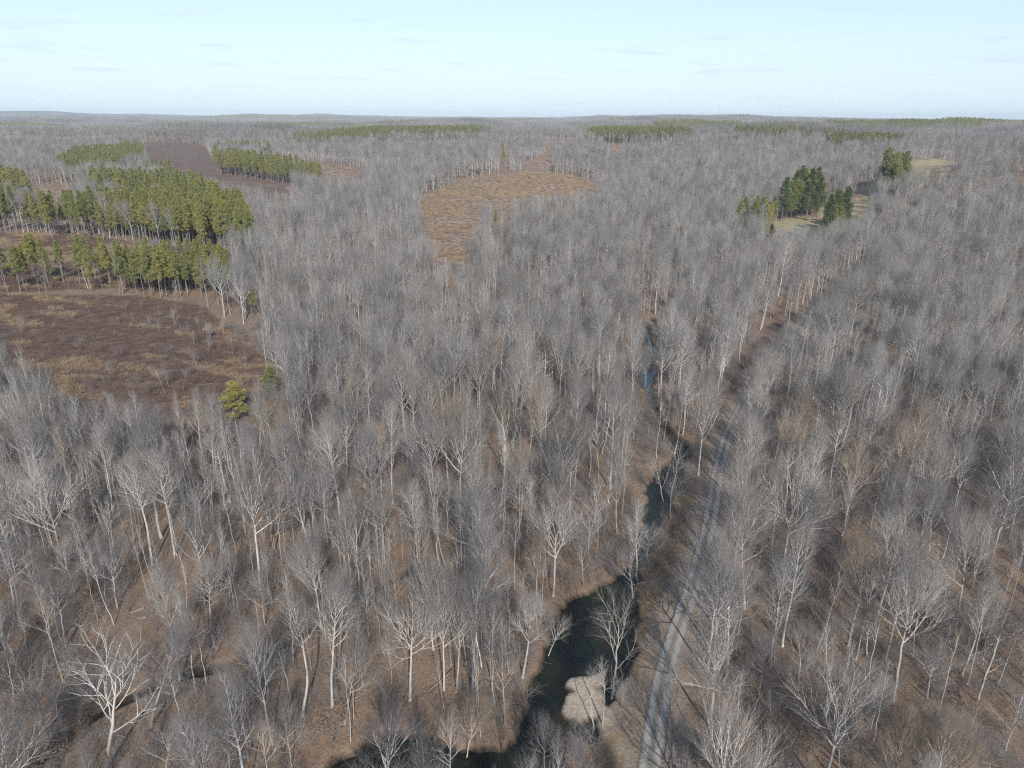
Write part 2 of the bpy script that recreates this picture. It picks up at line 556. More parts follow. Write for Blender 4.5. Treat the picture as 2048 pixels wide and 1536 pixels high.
def make_tree(form, seed, lod=0):
    """returns (trunk Acc, crown Acc, height, crown half width); materials: 0 bark, 1 twig"""
    rs = np.random.default_rng(seed)
    D = math.radians
    tr, cw = Acc(), Acc()
    q = (1.0, .55)[lod]          # twig number factor
    tw = (1.0, 1.5)[lod]         # twig thickness factor
    nt = lambda n: max(2, int(round(n * q)))
    if form == 'fan':
        h, cb = rs.uniform(23, 25), rs.uniform(.38, .50)
        T, R = trunk_line(h * .72, .33, .10, 9, .05, rs, rs.uniform(-.03, .03))
        c0 = cb / .72
        hc = h * (1 - cb)
        L1 = children(T, R, 12, c0, 1, lambda s: D(62) - D(44) * s, lambda s, p: hc * (.80 - .16 * s), 8, lambda s, L: .17 - .07 * s, .07, .10, rs=rs)
        L2 = children(*L1, 8, .22, 1, lambda s: D(38) - D(14) * s, lambda s, p: p * (.56 - .26 * s), 5, lambda s, L: .06, .08, .09, rs=rs)
        L3 = children(*L2, 6, .12, 1, lambda s: D(30) - D(8) * s, lambda s, p: p * (.66 - .24 * s) + .8, 4, lambda s, L: .038 * tw, .06, .08, rs=rs)
        L4 = children(*L3, nt(4), .12, 1, lambda s: D(22), lambda s, p: .7 + p * (.55 - .2 * s), 2, lambda s, L: .019 * tw, 0, .08, rs=rs)
    elif form == 'oval':
        h, cb = rs.uniform(23, 26), rs.uniform(.36, .5)
        T, R = trunk_line(h * .92, .29, .035, 11, .05, rs, rs.uniform(-.04, .04))
        c0 = cb / .92
        hc = h * (1 - cb)
        L1 = children(T, R, 22, c0, .99, lambda s: D(56) - D(34) * s, lambda s, p: hc * (.50 - .30 * s) * (.74 + .4 * np.sin(s * 3)), 7, lambda s, L: .095 - .055 * s, .08, .12, rs=rs)
        L2 = children(*L1, 7, .2, 1, lambda s: D(36) - D(10) * s, lambda s, p: p * (.55 - .22 * s), 4, lambda s, L: .042, .08, .11, rs=rs)
        L3 = children(*L2, 5, .15, 1, lambda s: D(30), lambda s, p: p * (.66 - .2 * s) + .7, 3, lambda s, L: .033 * tw, .06, .10, rs=rs)
        L4 = children(*L3, nt(4), .12, 1, lambda s: D(22), lambda s, p: .7 + p * (.55 - .2 * s), 2, lambda s, L: .018 * tw, 0, .10, rs=rs)
    elif form == 'slender':
        h, cb = rs.uniform(20, 23), rs.uniform(.45, .6)
        T, R = trunk_line(h * .95, .17, .03, 11, .07, rs, rs.uniform(-.05, .05), rs.uniform(-.04, .04))
        c0 = cb / .95
        hc = h * (1 - cb)
        L1 = children(T, R, 15, c0, .99, lambda s: D(44) - D(24) * s, lambda s, p: hc * (.46 - .26 * s), 5, lambda s, L: .05 - .022 * s, .07, .13, rs=rs)
        L2 = children(*L1, 6, .2, 1, lambda s: D(32), lambda s, p: p * (.55 - .2 * s), 4, lambda s, L: .027, .07, .12, rs=rs)
        L3 = children(*L2, 4, .1, 1, lambda s: D(28), lambda s, p: p * (.6 - .2 * s) + .4, 3, lambda s, L: .026 * tw, .06, .12, rs=rs)
        L4 = children(*L3, nt(4), .1, 1, lambda s: D(22), lambda s, p: .6 + p * (.5 - .2 * s), 2, lambda s, L: .016 * tw, 0, .12, rs=rs)
    elif form == 'sycamore':
        h, cb = rs.uniform(23, 25), rs.uniform(.26, .36)
        T, R = trunk_line(h * .76, .32, .07, 9, .09, rs, rs.uniform(-.05, .05))
        c0 = cb / .76
        hc = h * (1 - cb)
        L1 = children(T, R, 9, c0, 1, lambda s: D(50) - D(30) * s, lambda s, p: hc * (.72 - .24 * s), 9, lambda s, L: .10 - .045 * s, .11, .12, rs=rs)
        L2 = children(*L1, 8, .2, 1, lambda s: D(40), lambda s, p: p * (.50 - .24 * s), 6, lambda s, L: .042, .14, .07, rs=rs)
        L3 = children(*L2, 6, .15, 1, lambda s: D(34), lambda s, p: p * (.5 - .2 * s) + .7, 4, lambda s, L: .025 * tw, .13, .07, rs=rs)
        L4 = children(*L3, nt(6), .1, 1, lambda s: D(32), lambda s, p: .5 + p * (.4 - .2 * s), 2, lambda s, L: .016 * tw, 0, .08, rs=rs)
    elif form == 'pole':
        h, cb = rs.uniform(14, 16), rs.uniform(.5, .65)
        T, R = trunk_line(h * .96, .10, .018, 9, .09, rs, rs.uniform(-.06, .06), rs.uniform(-.06, .06))
        hc = h * (1 - cb)
        L1 = children(T, R, 12, cb, .99, lambda s: D(42) - D(20) * s, lambda s, p: hc * (.42 - .22 * s), 4, lambda s, L: .03, .08, .13, rs=rs)
        L2 = children(*L1, 5, .2, 1, lambda s: D(32), lambda s, p: p * (.55 - .2 * s) + .3, 3, lambda s, L: .02 * tw, .08, .12, rs=rs)
        L3 = children(*L2, nt(4), .1, 1, lambda s: D(26), lambda s, p: p * .5 + .4, 2, lambda s, L: .015 * tw, 0, .12, rs=rs)
        L4 = children(L3[0][:1], L3[1][:1], 2, .1, 1, lambda s: D(22), lambda s, p: p * .5, 2, lambda s, L: .01, 0, .1, rs=rs)
    elif form == 'snag':
        h, cb = rs.uniform(13, 17), .4
        T, R = trunk_line(h * .97, .24, .09, 8, .06, rs, rs.uniform(-.08, .08))
        L1 = children(T, R, 7, .4, .97, lambda s: D(60) - D(20) * s, lambda s, p: 1.2 + 2.2 * (1 - s), 5, lambda s, L: .07, .22, .06, rs=rs)
        L2 = children(*L1, 3, .3, 1, lambda s: D(45), lambda s, p: p * .4, 3, lambda s, L: .03, .2, .05, rs=rs)
        L3 = children(*L2, 2, .3, 1, lambda s: D(40), lambda s, p: p * .4, 2, lambda s, L: .016, 0, .05, rs=rs)
        L4 = children(L3[0][:1], L3[1][:1], 2, .1, 1, lambda s: D(22), lambda s, p: p * .5, 2, lambda s, L: .01, 0, .1, rs=rs)
    elif form == 'round':
        h, cb = rs.uniform(11, 13), rs.uniform(.22, .32)
        T, R = trunk_line(h * .78, .14, .035, 7, .08, rs, rs.uniform(-.06, .06))
        c0 = cb / .78
        hc = h * (1 - cb)
        L1 = children(T, R, 13, c0, 1, lambda s: D(62) - D(42) * s, lambda s, p: hc * (.68 - .2 * s), 5, lambda s, L: .055, .08, .10, rs=rs)
        L2 = children(*L1, 6, .2, 1, lambda s: D(36), lambda s, p: p * (.55 - .2 * s), 4, lambda s, L: .027, .09, .10, rs=rs)
        L3 = children(*L2, 5, .1, 1, lambda s: D(30), lambda s, p: p * (.6 - .2 * s) + .3, 3, lambda s, L: .018 * tw, .08, .11, rs=rs)
        L4 = children(*L3, nt(5), .1, 1, lambda s: D(26), lambda s, p: .35 + p * (.45 - .2 * s), 2, lambda s, L: .0125 * tw, 0, .12, rs=rs)
    tr.add(*tubes(*[np.asarray(a) for a in (T, R)], 8 if lod == 0 else 5), 0)
    tr.add(*tubes(*L1, 5 if lod == 0 else 4), 0)
    cw.add(*tubes(*L2, 4 if lod == 0 else 3), 0)
    cw.add(*tubes(*L3, 3), 1)
    cw.add(*tubes(*L4, 3), 1)
    allz = np.concatenate([L3[0][:, -1], L4[0][:, -1]])
    return tr, cw, float(np.percentile(allz[:, 2], 99.7)), float(np.percentile(np.abs(allz[:, 0]), 97))


def tufts(c, n, L, w, rs, droop=0.0):
    """clusters of n narrow needle blades round the points c"""
    N = len(c)
    d = rs.normal(0, 1, (N, n, 3)); d[..., 2] += .35 - droop
    d = norm(d)
    side = norm(np.cross(d, rs.normal(0, 1, (N, n, 3))))
    b = c[:, None] + d * .03
    l = L * rs.uniform(.7, 1.3, (N, n, 1))
    v = np.stack([b, b + d * l * .55 + side * w, b + d * l, b + d * l * .55 - side * w], 2).reshape(-1, 3)
    k = np.arange(N * n)[:, None] * 4
    t = np.concatenate([k + np.array([[0, 1, 2]]), k + np.array([[0, 2, 3]])])
    return v, t


def make_pine(seed, kind='tall', lod=0):
    rs = np.random.default_rng(seed)
    D = math.radians
    tr, cw = Acc(), Acc()
    if kind == 'tall':
        h, cb, n1, n2, spreadL = rs.uniform(21, 23), rs.uniform(.30, .46), 42, 5, .145
    elif kind == 'broad':
        h, cb, n1, n2, spreadL = rs.uniform(21, 23), rs.uniform(.16, .28), 52, 7, .24
    else:                        # young, full to the ground
        h, cb, n1, n2, spreadL = rs.uniform(13, 14), rs.uniform(.12, .2), 36, 6, .24
    T, R = trunk_line(h * .97, .19, .03, 9, .04, rs, rs.uniform(-.02, .02))
    tr.add(*tubes(T, R, 7 if lod == 0 else 4), 0)
    L1 = children(T, R, n1, cb, .98, lambda s: D(86) - D(46) * s, lambda s, p: h * spreadL * (1.04 - .86 * s) * (.60 + 1.1 * np.minimum(s, .36)) * rs.uniform(.6, 1.2, len(s)), 4, lambda s, L: .05, .08, .10, rs=rs)
    cw.add(*tubes(*L1, 3), 0)
    L2 = children(*L1, n2, .3, 1, lambda s: D(48), lambda s, p: p * (.45 - .15 * s), 3, lambda s, L: .02, .1, .1, rs=rs)
    if lod == 0:
        cw.add(*tubes(*L2, 3), 0)
    pts = [L2[0][:, -1], L1[0][:, -1], (L2[0][:, 1] + L2[0][:, 2]) / 2]
    if lod == 0:
        pts.append(L2[0][:, 1])
    c = np.concatenate(pts)
    c = c + rs.normal(0, .12, c.shape)
    cw.add(*tufts(c, 11 if lod == 0 else 7, .55 if lod == 0 else .75, .055 if lod == 0 else .10, rs), 1)
    return tr, cw, h, float(np.percentile(np.abs(c[:, 0]), 97))


def make_shrub(seed, leafy=False):
    rs = np.random.default_rng(seed)
    n = 6
    P = np.zeros((n, 5, 3))
    a = rs.uniform(0, math.tau, n)
    d = norm(np.stack([np.cos(a) * .35, np.sin(a) * .35, np.ones(n)], 1))
    for k in range(1, 5):
        d = norm(d + rs.normal(0, .12, (n, 3)))
        P[:, k] = P[:, k - 1] + d * rs.uniform(.6, 1.1, (n, 1))
    R = np.full((n, 1), .025) * np.linspace(1, .3, 5)
    A = Acc()
    A.add(*tubes(P, R, 3), 0)
    L1 = children(P, R, 9, .2, 1, lambda s: math.radians(42), lambda s, p: p * (.5 - .25 * s), 3, lambda s, L: .013, .12, .14, rs=rs)
    A.add(*tubes(*L1, 3), 0)
    L2 = children(*L1, 5, .15, 1, lambda s: math.radians(38), lambda s, p: p * .5 + .2, 2, lambda s, L: .009, 0, .14, rs=rs)
    A.add(*tubes(*L2, 3), 0)
    if leafy:
        c = np.concatenate([L2[0][:, -1], L2[0].mean(1)])
        A.add(*tufts(c, 3, .11, .032, rs, .5), 1)
    return A


def make_tuft(seed, hgt, spread, n, wid):
    rs = np.random.default_rng(seed)
    a = rs.uniform(0, math.tau, n)
    base = np.stack([np.cos(a) * spread * .5 * rs.uniform(0, 1, n), np.sin(a) * spread * .5 * rs.uniform(0, 1, n), np.zeros(n)], 1)
    d = norm(np.stack([np.cos(a) * .4, np.sin(a) * .4, np.ones(n)], 1) + rs.normal(0, .22, (n, 3)))
    P = np.stack([base, base + d * hgt * .55, base + d * hgt + np.stack([np.cos(a), np.sin(a), 0 * a], 1) * hgt * .2], 1)
    R = np.full((n, 3), wid) * np.array([1, .8, .2])
    A = Acc()
    A.add(*tubes(P, R, 3), 0)
    return A


# ------------------------------------------------------------------ object helpers
def link(name, data, parent=None):
    o = bpy.data.objects.new(name, data)
    COL.objects.link(o)
    if parent is not None:
        o.parent = parent
    return o


def tag(o, label=None, cat=None, group=None, kind=None):
    for k, v in (('label', label), ('category', cat), ('group', group), ('kind', kind)):
        if v:
            o[k] = v
    return o


# ------------------------------------------------------------------ ground
def ground_grid():
    fr = np.radians(np.arange(-54, 54.01, .24))
    bk = np.radians(np.arange(58, 303, 5.0))
    ang = np.concatenate([fr, bk])
    r = [0.5, 8, 16, 26, 36]
    while r[-1] < 60:
        r.append(r[-1] + 3)
    while r[-1] < 150:
        r.append(r[-1] + .5)
    while r[-1] < 330:
        r.append(r[-1] * 1.0065)
    while r[-1] < 1500:
        r.append(r[-1] * 1.018)
    while r[-1] < 26000:
        r.append(r[-1] * 1.034)
    r = np.array(r)
    A, Rr = np.meshgrid(ang, r)
    return Rr * np.sin(A), Rr * np.cos(A), len(r), len(ang)


GX, GY, NR, NA = ground_grid()
gh, gcd, gdd, grd, gis = terrain(GX.ravel(), GY.ravel(), True)
GX, GY = GX.ravel(), GY.ravel()
gr = np.hypot(GX, GY)
far_k = smooth(7000, 10000, gr)
gh = gh + far_k * (vnoise(GX, GY, 320, 21) - .2) * 16 + far_k * (vnoise(GX, GY, 1500, 22) - .3) * 26
i0 = (np.arange(NR - 1)[:, None] * NA + np.arange(NA)[None]).ravel()
i1 = (np.arange(NR - 1)[:, None] * NA + (np.arange(NA)[None] + 1) % NA).ravel()
quads = np.stack([i0, i1, i1 + NA, i0 + NA], 1)[:, ::-1]
gm = mesh_from('ground', np.stack([GX, GY, gh], 1), np.zeros((0, 3), int), [], None, True, quads)
jx = GX + (vnoise(GX, GY, 9, 31) - .5) * 5; jy = GY + (vnoise(GX, GY, 9, 32) - .5) * 5
zone = np.zeros((len(GX), 4), np.float32)
zone[:, 0] = in_any(jx, jy, gh, [V_RED, V_MID, V_CLEAR], (0, 6, 12)) | in_any(jx, jy, gh, [V_CUT], (0, 3))
zone[:, 1] = in_any(jx, jy, gh, [V_TAN, V_TRACK, V_PATCH, V_STRIP, V_BIT, V_BIT2, V_LEDGE], (0, 6, 12))
zone[:, 2] = in_any(jx, jy, gh, [V_FIELD, V_YARD, V_FAR], (0, 6, 12))
zone[:, 3] = far_k
wet = np.zeros((len(GX), 4), np.float32)
wet[:, 0] = np.maximum((1 - smooth(.1, 1.3, gcd)) * (1 - smooth(-.6, -.1, gh)), 1 - smooth(0, .6, gdd))         # dark creek banks and bed
wet[:, 1] = (1 - smooth(.6, 3.2, gis + (vnoise(GX, GY, 2, 33) - .5) * 2)) * smooth(-.2, .4, gcd)                                       # gravel bars
wet[:, 2] = (1 - smooth(1.5, 3.2, grd + (vnoise(GX, GY, 2, 34) - .5) * 1.5))                                # road shoulders
strip = in_any(jx, jy, gh, [V_BANK], (0,)) & (gcd > .5) & (GY < 118 + 30 * vnoise(GX, GY, 8, 35))
wet[:, 3] = strip * 1.0
for nm, arr in (('zone', zone), ('wet', wet)):
    at = gm.attributes.new(nm, 'FLOAT_COLOR', 'POINT')
    at.data.foreach_set('color', arr.ravel())

m, nt, b = new_mat('leaf_litter')
t = NT(nt)
geo = t.n('ShaderNodeNewGeometry')
pos = geo.outputs['Position']
n_big = t.noise(.028, 4, .6, pos); n_mid = t.noise(.22, 5, .65, pos); n_fine = t.noise(2.3, 5, .7, pos); n_dot = t.noise(7.0, 3, .7, pos)
lit = t.ramp(n_fine, [(.28, (.105, .070, .046)), (.5, (.245, .170, .115)), (.74, (.39, .285, .195))])
lit = t.mix(t.ramp(n_big, [(.35, 0.0), (.65, .55)]), lit, (.19, .14, .108))
lit = t.mix(t.ramp(n_mid, [(.45, 0.0), (.72, .6)]), lit, (.29, .195, .12))
lit = t.mix(t.ramp(t.noise(.11, 4, .7, pos), [(.56, 0.0), (.72, .7)]), lit, (.105, .075, .055))
lit = t.mix(t.ramp(n_dot, [(.60, 0.0), (.72, .7)]), lit, (.045, .03, .022))
za = t.n('ShaderNodeAttribute', attribute_name='zone'); zs = t.n('ShaderNodeSeparateColor'); t.l(za.outputs['Color'], zs.inputs[0])
wa = t.n('ShaderNodeAttribute', attribute_name='wet'); ws = t.n('ShaderNodeSeparateColor'); t.l(wa.outputs['Color'], ws.inputs[0])
mpf = t.n('ShaderNodeMapping'); mpf.inputs['Scale'].default_value = (.08, .22, .1); t.l(pos, mpf.inputs[0])
n_f = t.noise(1.0, 6, .68, mpf.outputs[0])
red = t.ramp(n_fine, [(.3, (.085, .054, .043)), (.7, (.195, .130, .100))])
red = t.mix(t.ramp(n_f, [(.50, 0.0), (.64, .7)]), red, (.26, .19, .125))
red = t.mix(t.ramp(n_dot, [(.58, 0.0), (.72, .6)]), red, (.24, .18, .14))
tan = t.ramp(n_fine, [(.3, (.24, .165, .105)), (.7, (.44, .32, .21))])
tan = t.mix(t.ramp(n_mid, [(.44, 0.0), (.58, .9)]), tan, (.135, .088, .075))
grs = t.ramp(n_mid, [(.35, (.28, .23, .13)), (.65, (.42, .34, .21))])
can = t.ramp(t.noise(.004, 6, .7, pos), [(.3, (.11, .10, .095)), (.5, (.17, .15, .135)), (.62, (.075, .09, .045))])
c = t.mix(zs.outputs['Red'], lit, red)
c = t.mix(zs.outputs['Green'], c, tan)
c = t.mix(zs.outputs['Blue'], c, grs)
c = t.mix(za.outputs['Alpha'], c, can)
vg = t.ramp(n_fine, [(.3, (.17, .115, .062)), (.72, (.37, .26, .145))])
vg = t.mix(t.ramp(n_mid, [(.42, 0.0), (.64, .75)]), vg, (.145, .088, .055))
c = t.mix(wa.outputs['Alpha'], c, vg)
gv = t.ramp(n_fine, [(.3, (.34, .27, .20)), (.7, (.54, .45, .35))])
c = t.mix(ws.outputs['Green'], c, gv)
c = t.mix(t.math('MULTIPLY', ws.outputs['Blue'], t.ramp(n_fine, [(.35, .2), (.6, .9)])), c, (.30, .25, .20))
c = t.mix(ws.outputs['Red'], c, (.032, .026, .02))
t.l(c, b.inputs['Base Color'])
bp = t.n('ShaderNodeBump'); bp.inputs['Strength'].default_value = .8; bp.inputs['Distance'].default_value = .25
t.l(n_fine, bp.inputs['Height']); t.l(bp.outputs[0], b.inputs['Normal'])
gm.materials.append(m)
ground = tag(link('ground', gm), 'leaf covered forest floor and cleared land rolling to the horizon', kind='structure')

# water sheet: cells of the creek bed (a flat mesh at water level, cut along the bank)
cell = .5
xs = np.concatenate([s[:, 0] for s in CREEK_S]); ys = np.concatenate([s[:, 1] for s in CREEK_S])
WX, WY = np.meshgrid(np.arange(xs.min() - 8, xs.max() + 8, cell), np.arange(ys.min() - 8, ys.max() + 8, cell))
keep = sdist(WX, WY, CREEK_S) < 2.6
kk = np.argwhere(keep)
ny, nx = WX.shape
kk = kk[(kk[:, 0] < ny - 1) & (kk[:, 1] < nx - 1)]
q = np.stack([kk[:, 0] * nx + kk[:, 1], kk[:, 0] * nx + kk[:, 1] + 1, (kk[:, 0] + 1) * nx + kk[:, 1] + 1, (kk[:, 0] + 1) * nx + kk[:, 1]], 1)
used, inv = np.unique(q, return_inverse=True)
wm_ = mesh_from('creek', np.stack([WX.ravel()[used], WY.ravel()[used], np.full(len(used), WATER_Z)], 1), np.zeros((0, 3), int), [], None, True, inv.reshape(q.shape))
m, nt, b = new_mat('creek_water')
t = NT(nt)
geo = t.n('ShaderNodeNewGeometry')
c = t.ramp(t.noise(.16, 3, .5, geo.outputs['Position']), [(.38, (.006, .009, .009)), (.55, (.016, .021, .013)), (.7, (.040, .034, .016))])
t.l(c, b.inputs['Base Color'])
b.inputs['Roughness'].default_value = .05; b.inputs['IOR'].default_value = 1.33; b.inputs['Specular IOR Level'].default_value = .5
bp = t.n('ShaderNodeBump'); bp.inputs['Strength'].default_value = .05; bp.inputs['Distance'].default_value = .05
t.l(t.noise(1.6, 3, .5, geo.outputs['Position']), bp.inputs['Height']); t.l(bp.outputs[0], b.inputs['Normal'])
wm_.materials.append(m)
tag(link('creek', wm_), 'dark slow creek with a wide pool beside the gravel road', kind='structure')

# gravel road: a crowned strip just proud of the levelled ground
rp = ROAD_S[:, :2]
tg = norm(np.gradient(rp, axis=0)); nr = np.stack([tg[:, 1], -tg[:, 0]], 1)
cols = np.linspace(-1, 1, 13)
RV, UVv = [], []
for k in range(len(rp)):
    hw = 1.65 + .0
    je = rng.uniform(-.28, .28, 2)
    for s in cols:
        p = rp[k] + nr[k] * (s * hw + (je[0] if s < -.9 else je[1] if s > .9 else 0))
        z = base_h(p[0], p[1]) + .12 + .055 + .05 * (1 - s * s) - .03 * (math.exp(-((abs(s) - .48) / .14) ** 2)) - (.12 if abs(s) == 1 else 0)
        RV.append((p[0], p[1], z)); UVv.append((s, k))
nc = len(cols)
a = (np.arange(len(rp) - 1)[:, None] * nc + np.arange(nc - 1)[None]).ravel()
rm = mesh_from('gravel_road', np.array(RV), np.zeros((0, 3), int), [], None, True, np.stack([a, a + 1, a + nc + 1, a + nc], 1))
at = rm.attributes.new('across', 'FLOAT', 'POINT'); at.data.foreach_set('value', np.array(UVv)[:, 0].astype(np.float32))
m, nt, b = new_mat('gravel')
t = NT(nt)
geo = t.n('ShaderNodeNewGeometry'); pos = geo.outputs['Position']
ac = t.n('ShaderNodeAttribute', attribute_name='across')
ab = t.math('ABSOLUTE', ac.outputs['Fac'], 0)
trk = t.ramp(t.math('ADD', ab, t.math('MULTIPLY', t.math('SUBTRACT', t.noise(.6, 3, .5, pos), .5), .25)), [(.12, 0.25), (.36, 1.0), (.62, 1.0), (.85, .15)])
g1 = t.ramp(t.noise(6, 4, .7, pos), [(.3, (.135, .112, .085)), (.7, (.23, .195, .15))])
g2 = t.ramp(t.noise(4, 4, .7, pos), [(.3, (.27, .25, .22)), (.7, (.40, .375, .335))])
c = t.mix(trk, g1, g2)
c = t.mix(t.math('MULTIPLY', t.ramp(t.noise(1.3, 5, .7, pos), [(.50, 0.0), (.66, .8)]), t.math('SUBTRACT', 1.0, trk)), c, (.20, .145, .09))
c = t.mix(t.ramp(t.noise(.35, 4, .6, pos), [(.56, 0.0), (.70, .55)]), c, (.135, .122, .108))
t.l(c, b.inputs['Base Color'])
bp = t.n('ShaderNodeBump'); bp.inputs['Strength'].default_value = .6; bp.inputs['Distance'].default_value = .04
t.l(t.noise(9, 3, .7, pos), bp.inputs['Height']); t.l(bp.outputs[0], b.inputs['Normal'])
rm.materials.append(m)
tag(link('gravel_road', rm), 'pale gravel road with two worn wheel tracks', kind='structure')

# ------------------------------------------------------------------ tree library
LIB = {}
FORMS = {'fan': 6, 'oval': 6, 'slender': 6, 'sycamore': 4, 'round': 4, 'pole': 4, 'snag': 4}
for fi, (form, n) in enumerate(FORMS.items()):
    for k in range(n):
        tr, cw, hh, ww = make_tree(form, 100 * fi + k + 1)
        ms = [M_WHITE, M_TWIG] if form == 'sycamore' else [M_BARK, M_TWIG]
        joined = Acc()
        LIB.setdefault(form, []).append(dict(trunk=tr.build('trunk', ms), crown=cw.build('crown', ms), h=hh, w=ww))
LOD = {}
for fi, (form, n) in enumerate((('fan', 3), ('oval', 3), ('slender', 4), ('sycamore', 2), ('round', 2), ('pole', 2), ('snag', 2))):
    for k in range(n):
        tr, cw, hh, ww = make_tree(form, 900 + 100 * fi + k, 1)
        for v_, t_, m_ in zip(cw.v, cw.t, cw.m):
            tr.v.append(v_); tr.t.append(t_ + tr.o); tr.m.append(m_)
        LOD.setdefault(form, []).append((tr.build('woodland_tree', [M_WHITE if form == 'sycamore' else M_BARK, M_TWIG]), hh))
PINES = {}
for kind, n in (('tall', 5), ('broad', 4), ('young', 3)):
    for k in range(n):
        tr, cw, hh, ww = make_pine(500 + k + 10 * len(PINES), kind)
        PINES.setdefault(kind, []).append(dict(trunk=tr.build('trunk', [M_PBARK]), crown=cw.build('crown', [M_PBARK, M_NEEDLE]), h=hh, w=ww))
PLOD = []
for k in range(4):
    tr, cw, hh, ww = make_pine(700 + k, 'tall' if k < 2 else 'broad', 1)
    for v_, t_, m_ in zip(cw.v, cw.t, cw.m):
        tr.v.append(v_); tr.t.append(t_ + tr.o); tr.m.append(np.where(m_ == 1, 1, 0))
    PLOD.append((tr.build('plantation_pine', [M_PBARK, M_NEEDLE]), hh))


# ------------------------------------------------------------------ trees picked out one by one: base pixel, top pixel, form
def place(ub, vb, ut, vt, fx=None):
    """base on the ground under (ub, vb); height and sideways lean so that the top reaches (ut, vt)"""
    x, y = gp(ub, vb)
    z = float(terrain(np.array([x]), np.array([y]))[0])
    d = R3 @ np.array([(ut - 1024) / F, (768 - vt) / F, -1.0])
    k = y / d[1]
    top = CAM + d * k
    return x, y, z, top[2] - z, top[0] - x


